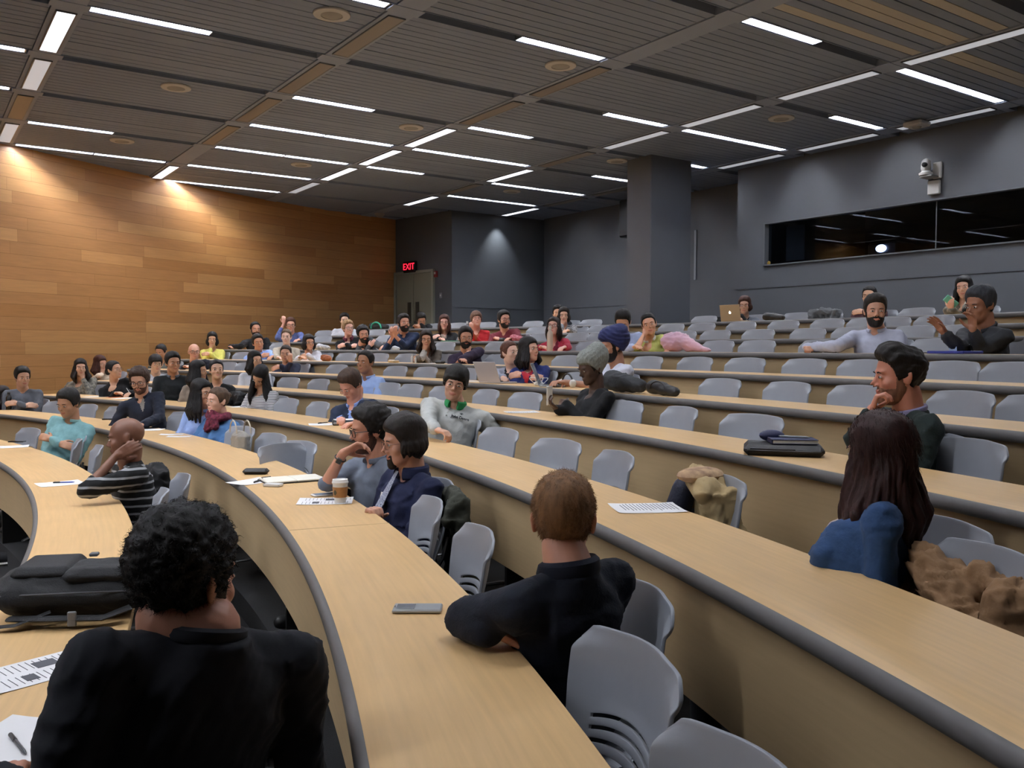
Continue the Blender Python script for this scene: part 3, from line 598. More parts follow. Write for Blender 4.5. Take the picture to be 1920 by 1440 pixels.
def glasses_data(thick, rnd):
    k = 'gl%s%s' % (thick, rnd)
    if k not in MC:
        m = MB(); r = .0022 if thick else .0011; h = .019 if thick else .016
        for s in (-1, 1):
            pts = []
            for q in range(25): a = 2 * math.pi * q / 24; e = .5 if rnd else .28; ca, sa = math.cos(a), math.sin(a); pts.append((s * .034 + .0255 * math.copysign(abs(ca) ** (2 * e), ca), .0 - .006 * abs(ca * 1) * (1 if s * ca > 0 else 0), -.002 + h * math.copysign(abs(sa) ** (2 * e), sa)))
            m.tube(pts, r, 6); m.tube([(s * .059, -.006, .006), (s * .074, -.03, .006), (s * .079, -.075, .004), (s * .080, -.100, -.012)], r, 6)
        m.tube([(-.009, .001, .002), (0, .004, .004), (.009, .001, .002)], r, 6); MC[k] = shared('glasses', m, FRAMEB if thick else FRAMEL)
    return MC[k]
def hand_prims(mb, Rm, wr, side, curl, spread=.0, s=1., thumb=.5, point=False):
    """hand frame: +y along the fingers, +z back of the hand, thumb on +x (mirrored by side)"""
    def T(p): p = np.array(p, float) * s; p[0] *= side; return np.asarray(wr) + Rm @ p
    for x in (-.026, -.009, .009, .026): mb.capsule(T((x * .7, .008, 0)), T((x, .080 - abs(x) * .25, .002)), .0135 * s, .0110 * s, 10)
    mb.capsule(T((0, -.01, 0)), T((0, .02, 0)), .024 * s, .022 * s, 12)
    for q, (x, L) in enumerate([(.027, .070), (.009, .078), (-.009, .073), (-.026, .058)]):
        c = curl[q] if isinstance(curl, (list, tuple)) else curl; c *= (1 + .06 * q); p = A3(x, .078 - abs(x) * .2, .002); a = 0.; sp = spread * (1.2 - q * .8)
        for seg, fr in enumerate((.46, .30, .24)):
            a -= c * (1.0, 1.1, .7)[seg]; d = A3(math.sin(sp) * math.cos(a), math.cos(a) * math.cos(sp), math.sin(a)); p2 = p + d * L * fr; mb.capsule(T(p), T(p2), (.0095 - .0011 * seg) * s, (.0090 - .0013 * seg) * s, 10); p = p2
    p = A3(.022, .018, -.006); d1 = unit(A3(.75, .65, -.35 - thumb * .3)); p2 = p + d1 * .036; d2 = unit(A3(.75 - .9 * thumb, .75, -.25 - .5 * thumb)); p3 = p2 + d2 * .028; d3 = unit(A3(.6 - 1.1 * thumb, .75, -.2 - .5 * thumb)); p4 = p3 + d3 * .022
    mb.capsule(T(p), T(p2), .0145 * s, .0115 * s, 10); mb.capsule(T(p2), T(p3), .0108 * s, .0098 * s, 10); mb.capsule(T(p3), T(p4), .0096 * s, .0078 * s, 10)
PEOPLE = []
def frame(y, zhint):
    y = unit(y); x = np.cross(y, zhint); x = unit(x) if np.linalg.norm(x) > 1e-3 else unit(np.cross(y, (1, 0, 0))); return np.column_stack([x, y, np.cross(x, y)])
def person(k, px, py, label, sk='c99b7e', fy=0, fp=0, fr=0, by=None, dr=.60, hs=1.04, fem=0, wid=1., hair=('short', '1c1714'), beard=None, glasses=None, top='30343c', topk={}, sleeve=1., R=('lap',), L=('lap',), collar=None, trous='24262b', inner=None, seat_t=0., pr=None, vox=None, nose=1., extra=None, gname='shirt', shoes='171717', longl=.30, sh_up=0., shf=0., chair=True, tip=0., at=None, chest=None):
    Hc = oncyl(px, py, RN[k] + dr) if at is None else CAM + ray(px, py) * at; dist = np.linalg.norm(Hc - CAM); ray_h = unit(np.append((Hc - CAM)[:2], 0)); cr = unit(np.cross(ray_h, (0, 0, 1)))
    near = dist < 4.6; vox = vox or (.0042 if dist < 2.6 else .0048 if near else .0058 if dist < 9 else .0075)
    def dirof(a): a = math.radians(a); return -ray_h * math.cos(a) + cr * math.sin(a)
    fwd0 = dirof(fy); p_ = math.radians(fp); Z = A3(0, 0, 1); f = fwd0 * math.cos(p_) + Z * math.sin(p_); u = Z * math.cos(p_) - fwd0 * math.sin(p_); x = np.cross(f, u); r_ = math.radians(fr); u, x = u * math.cos(r_) + x * math.sin(r_), x * math.cos(r_) - u * math.sin(r_)
    HM = np.column_stack([x, f, u]); hw = .95 if fem else 1.; S = hs * A3(hw * (1.0 if fem else 1.02), hw, hw); zf = ZD[k] - HD
    toC = np.append(unit(C - Hc[:2]), 0); bf = toC if by is None else dirof(by)
    az = azof(Hc) + seat_t; base = pol(RN[k] + (pr or .60), az, zf)
    if chair: put_chair(k, az % 360, 0, 'grey chair under the ' + ' '.join(label.split()[:9]), rr=min(max(.57, (pr or .60) - .03), (RN[k + 1] - RN[k] if k < 9 else 1) - .31))
    def HP(p): return Hc + HM @ (np.asarray(p) * S)
    neckT = HP((0, -.028, -.07)); Sh = Hc - Z * (.190 * hs) - bf * .045 + (HP((0, 0, -.1)) - HP((0, 0, 0))) * .15 + np.cross(bf, Z) * tip; Sh = Sh + Z * sh_up + bf * shf
    Pv = base + Z * .53; sp = unit(Sh - Pv); br = unit(np.cross(bf, sp)); bfr = np.cross(sp, br); W = (.156 if fem else .176) * wid
    sho = {'R': Sh + br * W, 'L': Sh - br * W}; t = thing('person', label, 'person', base, 0); org = base; vz = .012 if near else .016
    def dpt(qx, qy, h):
        if k > 2: p = oncyl(qx, qy, RN[k] + .22); p[2] = ZD[k] + h; return p
        return onz(qx, qy, ZD[k] + h)
    # --- arms
    sk_m, lip = skin(sk); body = MB(); shirt = MB(); arms = {}
    for sd, spec in (('R', R), ('L', L)):
        s0 = sho[sd]; sg = 1 if sd == 'R' else -1; out = br * sg; kind = spec[0]; opt = spec[-1] if isinstance(spec[-1], dict) else {}; elbow = None
        if kind == 'lap': wr = Pv + bf * .30 + out * .07 + Z * .10; hd = bf * .8 - out * .5 - Z * .2; zh = Z; curl = .35
        elif kind == 'desk':
            wr = dpt(spec[1], spec[2], .045); hd = unit(bf - out * .6); zh = Z; curl = .3
            if len(spec) > 4 and not isinstance(spec[3], dict): elbow = dpt(spec[3], spec[4], .055)
        elif kind == 'at':
            wr = oncyl(spec[1], spec[2], RN[k] + spec[3]); hd = unit(Z * .7 + bf * .3); zh = bf; curl = .4
            if len(spec) > 6: elbow = oncyl(spec[4], spec[5], RN[k] + spec[6])
        elif kind == 'chin':
            wr = HP((.03 * sg, .075, -.165)) if not opt.get('cheek') else HP((.088 * sg, .060, -.105)); hd = unit(HP((0, .07, -.03)) - wr) ; zh = HM @ A3(.35 * sg, .9, 0); curl = .75
            if len(spec) > 2 and not isinstance(spec[1], dict): elbow = dpt(spec[1], spec[2], .055)
        elif kind == 'cross': wr = Sh + bf * (.24) - out * .03 - Z * (.30 if sd == 'R' else .27); hd = unit(-out + bf * .05); zh = bf + Z * .5; curl = .3; wr[2] = max(wr[2], ZD[k] + (.05 if sd == 'R' else .085))
        elif kind == 'loc': wr = Sh + out * spec[1] + bf * spec[2] + Z * spec[3]; hd = unit(bf - out * .4); zh = Z; curl = .4
        if 'hd' in opt: hd = opt['hd'](HM, bf, out, Z)
        if 'zh' in opt: zh = opt['zh'](HM, bf, out, Z)
        curl = opt.get('curl', curl); a1_, a2_ = .30 * (.93 if fem else 1), .27 * (.93 if fem else 1)
        v = wr - s0; D = np.linalg.norm(v)
        mxr = (a1_ + a2_) * (1.12 if kind in ('desk', 'at') else 1)
        if D > mxr: wr = s0 + v / D * mxr; v = wr - s0; D = mxr
        if elbow is not None and (np.linalg.norm(elbow - s0) > .45 or np.linalg.norm(elbow - wr) > .37 or np.linalg.norm(elbow - wr) < .09): elbow = None
        if elbow is None:
            if D > (a1_ + a2_) * .985:
                if kind in ('lap', 'cross', 'chin'): wr = s0 + v / D * (a1_ + a2_) * .97; D = (a1_ + a2_) * .97; v = wr - s0
                else: q = D / ((a1_ + a2_) * .985); a1_ *= q; a2_ *= q
            ca = (a1_ ** 2 + D * D - a2_ ** 2) / (2 * a1_ * D); ca = min(1, max(-1, ca)); hint = opt.get('hint'); hint = hint(bf, out, Z) if hint else -Z * .8 + out * .55 - bf * .1
            hint = unit(hint - v / D * (hint @ v / D)); elbow = s0 + v / D * a1_ * ca + hint * a1_ * math.sqrt(1 - ca * ca)
        hs_ = hs * (.92 if fem else 1.)
        body.capsule(s0, elbow, .036, .034); body.capsule(elbow, wr, .037, .0235 * hs_)
        Rm = frame(hd, zh); hand_prims(body, Rm, wr + unit(hd) * .012, -sg if not opt.get('flip') else sg, curl, opt.get('spread', .06), hs_, opt.get('thumb', .5))
        arms[sd] = (s0, elbow, wr, Rm); ra = (.056 if not fem else .047) * wid
        sl = opt.get('sleeve', sleeve)
        shirt.capsule(s0 - Z * .005, s0 + (elbow - s0) * min(1, sl / .5 if sl < .5 else 1), ra * 1.18, ra * .93)
        if sl > .5: shirt.capsule(elbow, elbow + (wr - elbow) * min(.97, (sl - .5) * 2), ra * .95, .047 - .012 * max(0, sl - .6))
    # --- skin: head, neck, arms and a slim core in one skin
    ni = 6 if near else 5; D6, F6 = ICO[ni]; rr = HR[(ni, 1 if fem else 0)]; HV = ORI + D6 * rr[:, None]; body.add(Hc + (HV * S) @ HM.T, F6)
    for s in (-1, 1):
        er = HM @ rz(s * .35); body.ell(HP((s * .0745, -.014, -.006)), A3(.0085, .019, .031) * hs, er, 14); body.ell(HP((s * .080, -.022, .004)), A3(.006, .012, .020) * hs, er, 10)
    nb = Sh + Z * .062 * hs; body.capsule(neckT, nb, (.050 if fem else .058) * hs, (.056 if fem else .066) * hs, 20); body.capsule(nb, Sh - Z * .1, .052, .08, 16)
    for sd in 'RL': body.capsule(Sh + Z * .015, sho[sd], .05, .04)
    if fem or inner == 'skin': body.ell(Sh - Z * .07 + bfr * .03, (.09, .07, .09), None, 16)
    V, F = remesh(body.V(), body.f, vox, 2, .4)
    ctr = V[F].mean(1); hl = (ctr - Hc) @ HM / S; mi = ((np.abs(hl[:, 0]) < .0235) & (hl[:, 1] > .077) & (hl[:, 2] < -.0545 + .002 * np.cos(hl[:, 0] * 260)) & (hl[:, 2] > -.0745 + 14 * hl[:, 0] ** 2)).astype(int)
    mk('body', V - org, F, [sk_m, lip], t, mi)
    h4 = Matrix([[*(HM[i] * S), (Hc - org)[i]] for i in range(3)] + [[0, 0, 0, 1]])
    def hchild(name, data, off, flipx=False):
        o = bpy.data.objects.new(name, data); link(o, t); m_ = h4 @ Matrix.Translation(off)
        if flipx: m_ = m_ @ Matrix.Diagonal((-1, 1, 1, 1))
        o.matrix_local = m_; return o
    hm = hairm(hair[1]); style = hair[0]
    for s in (-1, 1):
        hchild('eye', EYE, (s * .0315, .0845, .0005)); hchild('eyebrow', brow_data(hairm(hair[1] if style != 'bald' else '2a1d18')), (s * .032, .0905, .0200), s < 0)
    if glasses: hchild('glasses', glasses_data(glasses == 'thick', glasses == 'round'), (0, .100, .000))
    # --- hair on the skull
    seed = len(PEOPLE) * 3; ns = {'short': (.013, .016), 'crop': (.006, .004), 'curly': (.018, .010), 'wavy': (.011, .010), 'long': (.013, .008), 'bob': (.016, .008), 'curtain': (.017, .01), 'receding': (.010, .006), 'fringe': (.018, .012), 'quiff': (.012, .028), 'bun': (.008, .004), 'bald': (0, 0)}
    if style != 'bald':
        T, topx = ns[style]; mk_ = hair_mask(HV, style); P_ = HV; tt = T + topx * sst(HV[:, 2], .03, .11) * (sst(HV[:, 1], -.06, .06) if style == 'quiff' else 1)
        if style == 'curtain': tt = tt + .02 * sst(-HV[:, 2], -.02, .06) * sst(-HV[:, 1], -.03, .05)
        amp = {'wavy': .0045, 'curly': .006, 'crop': .0008, 'quiff': .004, 'bob': .002, 'long': .0025}.get(style, .0025); fq = {'wavy': 80, 'curly': 95, 'crop': 60}.get(style, 38)
        tt = tt + amp * wob(HV * A3(1, 1, .6 if style != 'curly' else 1), fq, seed % 9) + amp * .5 * wob(HV, fq * 2.1, (seed + 4) % 9)
        edge = sst(mk_ + .003 * wob(HV, 120, 3), -.004, .014 if style != 'crop' else .01); off = -.010 + (tt + .010) * edge
        if style != 'crop' : off = np.where(edge < .02, -.012, off)
        HH = HV + D6 * off[:, None]; hmb = MB(); hmb.add(Hc + (HH * S) @ HM.T, F6)
        if style == 'bun': hmb.ell(HP((0, -.105, .055 if hair[-1] != 'low' else -.02)), (.034, .034, .030))
        if style in ('long', 'bob', 'curtain', 'tail'):
            L_ = longl * (1 if style != 'curtain' else .35); dn = -Z
            if style == 'curtain': L_ = .10
            hb = MB(); hb.add(Hc + (HH * S) @ HM.T, F6); nA = 13
            for q in range(nA):
                a = (q / (nA - 1) - .5) * math.radians(250 if style != 'curtain' else 220); ex = A3(math.sin(a), -math.cos(a), 0); st = HP(A3(0, -.01, .02) + ex * A3(.074, .088, 0) * 1.0); hx = unit(HM @ ex)
                hxh = unit(hx - Z * (hx @ Z)); ll = L_ * (1 - .12 * abs(math.sin(a * 2 + seed))); pts = [st, st + hxh * .010 + dn * ll * .3, st + hxh * (.012 + .03 * (ll > .2)) + dn * ll * .65, st + hxh * (.002 + .02 * (ll > .25)) + dn * ll]
                if hair[-1] == 'wavy': pts = [p + hxh * .008 * math.sin(i * 2.2 + q * 1.3) + np.cross(hxh, Z) * .010 * math.cos(i * 2 + q) for i, p in enumerate(pts)]
                rr_ = [q_ * (.8 if near else 1) for q_ in (.018, .024, .024, .010)]
                for a_, b_, r1, r2 in zip(pts[:-1], pts[1:], rr_[:-1], rr_[1:]): hb.capsule(a_, b_, r1, r2, 10)
            vh = .006 if dist < 9 else .009; V, F = remesh(hb.V(), hb.f, vh, 4, .5)
            loc = (V - Hc); ang = np.arctan2(loc @ x, -(loc @ f)); low = sst(-(loc @ Z), -.04, .06)
            V = V + (loc - np.outer(loc @ Z, Z)) / (np.linalg.norm(loc, axis=1)[:, None] + 1e-6) * (.0035 * np.sin(ang * 34 + 6 * wob(V, 9, 2)) * low)[:, None]; hmb = MB(); hmb.add(V, F)
        if near and extra is not None and 'strands' in extra:
            sel = edge > .5; ex_ = extra['strands']; nrm = (D6[sel] * A3(1, 1, 1)) @ HM.T; PP = Hc + (HH[sel] * S) @ HM.T
            tang = ex_.get('tang'); 
            if tang: nrm = nrm * (1 - tang[1]) + np.array(HM @ A3(*tang[0])) * tang[1]
            strands(hmb, PP - nrm * .004, nrm, ex_['L'], ex_.get('droop', (0, 0, -.3)), ex_['n'], ex_.get('w', .0006), ex_.get('jit', .3), 5, curl=ex_.get('curl', 0))
        mk('hair', hmb.V() - org, hmb.f, hm, t)
    if beard:
        bl = {'full': 1., 'stubble': .35, 'goatee': .6}[beard[0]]; X, Y, Zh = HV.T
        low = sst(-Zh, .028, .050) * sst(Y, -.03, .0) if beard[0] != 'goatee' else sst(-Zh, .046, .055) * sst(Y, .05, .07) * sst(-np.abs(X), -.035, -.024)
        side = sst(np.abs(X), .050, .062) * sst(Y, -.02, .005) * sst(-Y, -.045, -.03) * sst(-Zh, -.01, .02) if beard[0] != 'goatee' else 0
        mouth = np.clip(1 - ((X / .024) ** 2 + ((Zh + .064) / .009) ** 2), 0, 1) * (Y > .07); cheek = sst(np.abs(X) * .4 + (Zh + .04), .0, .016) * (Y > .03) * (np.abs(X) > .014) * (Zh > -.05)
        e = np.clip(np.maximum(low, side) * (1 - sst(mouth, 0, .3)) * (1 - .95 * cheek), 0, 1); off = -.008 + (.008 + .011 * bl * (.7 + .5 * sst(-Zh, .07, .11))) * sst(e, .15, .7) + .0012 * wob(HV, 130, 2) * bl
        HH = HV + D6 * off[:, None]; bmb = MB(); sel = [f_ for f_ in F6 if max(off[i] for i in f_) > -.0045]; us = sorted({i for f_ in sel for i in f_})
        if us: mp_ = {a: b for b, a in enumerate(us)}; bmb.add(Hc + (HH[us] * S) @ HM.T, [[mp_[i] for i in f_] for f_ in sel]); mk('beard', bmb.V() - org, bmb.f, hairm(beard[1]), t)
    # --- top garment
    bw = wid * (.88 if fem else 1.); rings = [(0, .178, .135), (.2, .172, .128), (.42, .158 if fem else .165, .118), (.66, .168, .122 + .012 * fem), (.84, .172, .118 + .01 * fem), (.97, .150, .090)]; TOPS = [(.018, .118, .080), (.045, .078, .068), (.072, .064, .062)]
    Lsp = np.linalg.norm(Sh - Pv) ; V = []; n = 24; rings = rings + [(1 + q_[0] / Lsp, q_[1], q_[2]) for q_ in TOPS]
    for tt_, a, b in rings:
        c = Pv + sp * Lsp * tt_ + bfr * (-.015 + .02 * math.sin(tt_ * 3)) ; 
        for q in range(n): th = 2 * math.pi * q / n; V.append(c + br * a * (bw if tt_ < .99 else 1) * math.copysign(abs(math.cos(th)) ** .85, math.cos(th)) + bfr * b * (wid * .5 + .5) * math.sin(th) - sp * (.035 * max(0, math.sin(th)) if tt_ > 1.02 else 0))
    m_ = len(rings); F = [(i * n + q, i * n + (q + 1) % n, (i + 1) * n + (q + 1) % n, (i + 1) * n + q) for i in range(m_ - 1) for q in range(n)] + [tuple(range(n))[::-1], tuple(range((m_ - 1) * n, m_ * n))]
    shirt.add(V, F)
    for sd in 'RL':
        shirt.capsule(nb - Z * .040 + (sho[sd] - Sh) * .16, sho[sd] + Z * .002 - (sho[sd] - Sh) * .10, .050 * (.88 if fem else 1), .054 * (.86 if fem else 1)); shirt.capsule(Sh - Z * .012 + (sho[sd] - Sh) * .25, sho[sd] - Z * .012, .066 * (.9 if fem else 1), .062 * (.86 if fem else 1.02))
    if fem: 
        for s in (-1, 1): shirt.ell(Sh - sp * .165 + bfr * .095 + br * s * .068, (.06, .05, .058))
    V, F = remesh(shirt.V(), shirt.f, vz * .75 if near else vz, 5, .5)
    dd_ = np.linalg.norm(V - nb, axis=1); fold = folds(V * A3(1, 1, .7), 11 if near else 14, seed % 11) * .011 + folds(V, 26, (seed + 3) % 11) * .004; amp = (1.0 if near else .9) * sst(dd_, .05, .16)
    cen = Pv + np.outer(np.clip((V - Pv) @ sp, 0, Lsp), sp); nr = V - cen; nr /= np.linalg.norm(nr, axis=1)[:, None] + 1e-9
    for sd in 'RL':
        a_, e_, w_, _ = arms[sd]
        for (p0, p1) in ((a_, e_), (e_, w_)):
            d_ = p1 - p0; tq = np.clip((V - p0) @ d_ / (d_ @ d_), 0, 1); c_ = p0 + tq[:, None] * d_; ds = np.linalg.norm(V - c_, axis=1); s_ = ds < .075; nr[s_] = (V[s_] - c_[s_]) / (ds[s_, None] + 1e-9)
            amp[s_] *= 1.1
    V = V + nr * ((fold - .006) * amp)[:, None]
    SV = V; gm = top if not isinstance(top, str) else cloth(top, **topk); 
    ctr = V[F].mean(1); lc = ctr - nb; fr_ = lc @ bfr; up_ = -(lc @ sp); sd_ = np.abs(lc @ br); mats_ = [gm]; mi = np.zeros(len(F), int)
    if inner:        # open front: inner garment or skin shows in a V
        depth, width, ic = inner if not isinstance(inner, str) else (.12, .06, None); mats_.append(sk_m if ic is None else cloth(ic)); vv = (fr_ > .0) & (up_ > -.08) & (up_ < depth) & (sd_ < width * (1 - np.clip(up_, 0, 1) / depth) + .004); mi[vv] = 1
    o = mk(gname, V - org, F, mats_, t, mi)
    # --- collar ring
    if collar:
        cm = MB(); cc = nb - Z * .002; pts = []; f2 = bfr
        for q in range(25):
            a = math.radians(-155 + 310 * q / 24); e = -f2 * math.cos(a) * .072 + br * math.sin(a) * .070; up = .020 - .030 * (1 - math.cos(a)) * .5 - .018 * (1 - math.cos(a)) * .5; pts.append(cc + e + sp * up)
        cm.tube(pts, .017 if collar[0] == 'high' else .011, 8, flat=1.9 if collar[0] == 'high' else 1.35, up=sp); cm.v = [v - org for v in cm.v]; mkb('collar', cm, cloth(collar[1]), t)
    # --- legs and shoes
    q = MB(); q.ell(Pv - Z * .01, (.16 * bw, .16, .11), rz(math.atan2(toC[1], toC[0]) - math.pi / 2), 16); lr = np.cross(toC, Z)
    for s in (-1, 1):
        hip = Pv + lr * s * .085; kn = hip + toC * .35 + lr * s * .05 - Z * .02; kn[2] = min(kn[2], zf + .55); an = kn + toC * (-.04 + .04 * (s > 0)) - Z * (kn[2] - zf - .10)
        q.capsule(hip, kn, .083, .062); q.capsule(kn, an, .062, .046)
        sm = MB(); a2 = an.copy(); a2[2] = zf + .045; sm.capsule(a2 - toC * .05, a2 + toC * .14, .043, .036); sv, sf = remesh(sm.V(), sm.f, .012, 2); sv[:, 2] = np.maximum(sv[:, 2], zf + .002); mk('shoe', sv - org, sf, mat('shoe ' + shoes, shoes, .5), t)
    V, F = remesh(q.V(), q.f, .022, 3); mk('trousers', V - org, F, cloth(trous), t)
    PEOPLE.append((t, label)); P = dict(sv=SV, t=t, org=org, Hc=Hc, HM=HM, S=S, Sh=Sh, sp=sp, br=br, bf=bfr, nb=nb, arms=arms, HP=HP, k=k, dist=dist, Z=Z, lens={sd: (round(float(np.linalg.norm(arms[sd][1] - arms[sd][0])), 2), round(float(np.linalg.norm(arms[sd][2] - arms[sd][1])), 2)) for sd in 'RL'})
    print('PERSON', len(PEOPLE), label[:38], 'dist %.1f headz %.2f rad %.2f' % (dist, Hc[2] - ZD[k], np.linalg.norm(Hc[:2] - C) - RN[k]), P['lens']); return P
up_ = lambda H, b, o, Z: Z
# ---- front row
P_SUIT = person(0, 345, 1085, 'man in a dark navy suit jacket seen from behind, large in the foreground', 'b5806a', fy=138, fp=-8, by=-160, at=1.66, sh_up=.058, hair=('wavy', '100d0c'), beard=('full', '15100e'), top='14161d', topk=dict(bump=.05), gname='jacket', inner=None, collar=('low', '14161d'), wid=1.05, tip=.02, trous='17181c',
    L=('loc', .30, .28, -.31, dict(hint=lambda b, o, Z: -Z * .9 + o * .3)), R=('loc', .02, .18, -.46), extra=dict(strands=dict(L=.013, n=7000, w=.0008, jit=1.2, curl=.006, droop=(0, 0, -.3))), chair=True)
P_STRIPE = person(0, 236, 822, 'bald man in a black and grey striped sweater resting his head on his hand', '7a5240', fy=-98, fp=-8, fr=8, by=-75, dr=.50, pr=.60, shf=.03, hair=('bald', '1a1310'), top='0f1012', topk=dict(c2='8d8f92', wave=('Z', 6.5, 1.6, .80), noise=0, scale=1), gname='sweater', sleeve=.62,
    L=('chin', 203, 896, dict(cheek=1, hd=lambda H, b, o, Z: unit(H @ A3(0, -.9, .40)), zh=lambda H, b, o, Z: H @ A3(-1, 0, 0), curl=.22)), R=('lap',), trous='191a1e')
P_TEAL = person(0, 128, 757, 'man in a teal button shirt sitting with folded arms', 'b98a6c', fy=-42, fp=-14, by=-35, dr=.74, hair=('short', '1b1918'), top='86b4b8', topk=dict(c2='7aa6ab', noise=.1), collar=('low', '86b4b8'), R=('cross',), L=('cross',), sleeve=.99)
# ---- second row
person(1, 6, 742, 'woman in a purple top cut off at the left edge', 'c49a80', fy=35, fem=1, hair=('long', '1d1412'), glasses='thin', top='6a2350', R=('cross',), L=('cross',), longl=.22)
person(1, 42, 708, 'young man in a plain charcoal sweater by the left edge', 'c79c82', fy=18, fp=-4, by=-5, hair=('short', '171413'), top='54575e', gname='sweater', R=('cross',), L=('cross',))
P_NAVYJ = person(1, 262, 714, 'man in a navy jacket and glasses leaning over the second desk', 'd0a084', fy=-18, fp=-16, fr=4, by=-20, dr=.42, hair=('curly', '3b2a20'), beard=('stubble', '5e4032'), glasses='thick', top='1e222f', gname='jacket', inner=(.16, .045, '8a8580'), collar=('low', '1e222f'),
    R=('desk', 226, 786, 240, 800), L=('desk', 268, 796, 310, 792))
person(1, 378, 737, 'woman with long black hair and a pale blue shirt in the second row', 'cda083', fy=45, fp=-2, by=-30, fem=1, hair=('long', '100e0f'), glasses='thin', top='93abdc', topk=dict(c2='8aa2d6'), R=('lap',), L=('lap',), longl=.30, collar=('low', '93abdc'))
P_SCARF = person(1, 408, 752, 'woman in a denim blue shirt and dark red scarf with hair tied back', 'dcae98', fy=-58, fp=2, by=-45, fem=1, dr=.66, hair=('bun', '4c3a2c'), top='5077a6', topk=dict(c2='4a709e'))
P_WATCH = person(1, 694, 806, 'man in black glasses and grey shirt with wrist watch, chin on hand', 'c99279', fy=-76, fp=-8, by=-62, dr=.58, hair=('curly', '17120f'), beard=('stubble', '4a3228'), glasses='thick', top='6f7887', topk=dict(c2='69717f'), sleeve=.5, collar=('low', '6f7887'),
    R=('at', 643, 850, .40, 612, 908, .34, dict(hd=lambda H, b, o, Z: unit(H @ A3(-.1, -.75, .15) + Z * .1), zh=lambda H, b, o, Z: H @ A3(.3, .9, .0), curl=.55, thumb=.3)), L=('lap',))
P_LONGM = person(1, 757, 828, 'man with chin length dark hair and navy shirt with arms folded', 'c2917b', fy=-72, fp=-8, by=-58, dr=.64, hair=('curtain', '1e1815'), beard=('goatee', '201713'), glasses='thin', top='1d2340', topk=dict(c2='1b213c'), sleeve=.62, collar=('high', '1d2340'),
    R=('loc', -.02, .27, -.17, dict(hd=lambda H, b, o, Z: unit(Z * .9 - o * .6), curl=.9)), L=('loc', -.02, .28, -.23, dict(hd=lambda H, b, o, Z: unit(-o + b * .1), curl=.35)))
P_BLOND = person(1, 1057, 973, 'man with cropped blond hair and dark navy sweater seen from behind', 'd59a80', fy=177, fp=0, by=-140, dr=.60, sh_up=.025, tip=-.02, wid=.98, hair=('crop', '7c5a3c'), top='121724', topk=dict(c2='10151f', bump=.2, bscale=160), gname='sweater', collar=('high', '121724'), sleeve=1., trous='15171d',
    L=('desk', 915, 1188, 868, 1160, dict(hd=lambda H, b, o, Z: unit(CR + CF * .9), curl=.3)), R=('cross',), extra=dict(strands=dict(L=.009, n=9000, w=.0005, jit=.18, tang=((0, .1, -.95), .55), droop=(0, 0, -.05))))
# ---- third row
person(2, 151, 690, 'curly haired woman in a patterned scarf blouse with hand over mouth', 'c99d84', fy=5, by=-8, dr=.5, fem=1, hair=('long', '1a1310', 'wavy'), top='3c3e3c', topk=dict(c2='8c877c', noise=0, scale=26), R=('desk', 132, 730), L=('chin', 158, 728), longl=.24)
P_PENW = person(2, 214, 694, 'woman in black with glasses and tied dark hair holding a pen', 'cfa184', fy=48, fp=10, by=5, dr=.42, fem=1, hair=('bun', '171313', 'low'), glasses='thin', top='131316', gname='sweater', R=('desk', 215, 738), L=('desk', 243, 737))
person(2, 324, 681, 'man in a black sweater with collar and lanyard in the third row', 'bb8a6b', fy=20, by=-5, hair=('short', '141111'), top='15191b', gname='sweater', collar=('low', '4c5157'), R=('lap',), L=('lap',))
person(2, 372, 696, 'woman with sleek long black hair in a beige cardigan', 'c99c7c', fy=62, by=-10, fem=1, hair=('long', '0f0d0e'), top='8a7e72', gname='cardigan', R=('lap',), L=('lap',), longl=.24)
person(2, 406, 694, 'woman in a black cardigan with dark hair pulled back, looking up', 'dcb094', fy=8, fp=6, by=-10, fem=1, dr=.64, hair=('bun', '151112', 'low'), top='131316', gname='cardigan', inner='skin', R=('lap',), L=('lap',))
person(2, 487, 706, 'woman bending sideways with very long black hair and striped top', 'caa084', fy=-30, fp=-38, fr=-24, by=-40, fem=1, dr=.60, hair=('long', '0d0b0c'), top='d8d8da', topk=dict(c2='26272c', wave=('Z', 22, 0, .60), noise=0), R=('lap',), L=('lap',), longl=.40)
P_BLAZER = person(2, 658, 722, 'man in a navy blazer looking down at the third desk', 'd79c86', fy=-48, fp=-34, by=-32, dr=.47, hair=('short', '3a2a20'), top='222c40', gname='blazer', inner=(.20, .05, '86a0d8'), collar=('low', '86a0d8'),
    R=('desk', 640, 786, dict(curl=.6)), L=('desk', 672, 792))
P_GREY = person(2, 853, 720, 'man in a pale grey sweatshirt with green collar and glasses', 'cf9f86', fy=-2, fp=-4, fr=-13, by=-12, dr=.72, wid=1.16, hs=1.04, hair=('fringe', '14110f'), glasses='thin', top='b4b7b5', topk=dict(c2='acafad', bump=.2), gname='sweatshirt', collar=('high', '2f8a50'), inner=(.055, .022, 'a8aba9'),
    R=('desk', 820, 822, dict(curl=.6, hd=lambda H, b, o, Z: unit(-o + b * .4))), L=('loc', .20, .05, -.36, dict(hd=lambda H, b, o, Z: unit(b - Z * .5))))
P_DENIM = person(2, 1650, 852, 'woman with long wavy dark brown hair in a denim shirt, turned away', 'd6ab95', fy=-128, fp=-4, by=-85, dr=.60, fem=1, hs=1.03, hair=('long', '2c1613', 'wavy'), top='2f4a72', topk=dict(c2='2b4569', bump=.2), inner=(.14, .06, 'b9a9a4'), collar=('low', '2f4a72'), R=('loc', .04, .12, -.42), L=('loc', .06, .10, -.42), longl=.33, pr=.44, shf=.05,
    extra=dict(strands=dict(L=.035, n=2500, w=.0008, jit=.12, tang=((0, -.25, -.95), .88), curl=.003)))
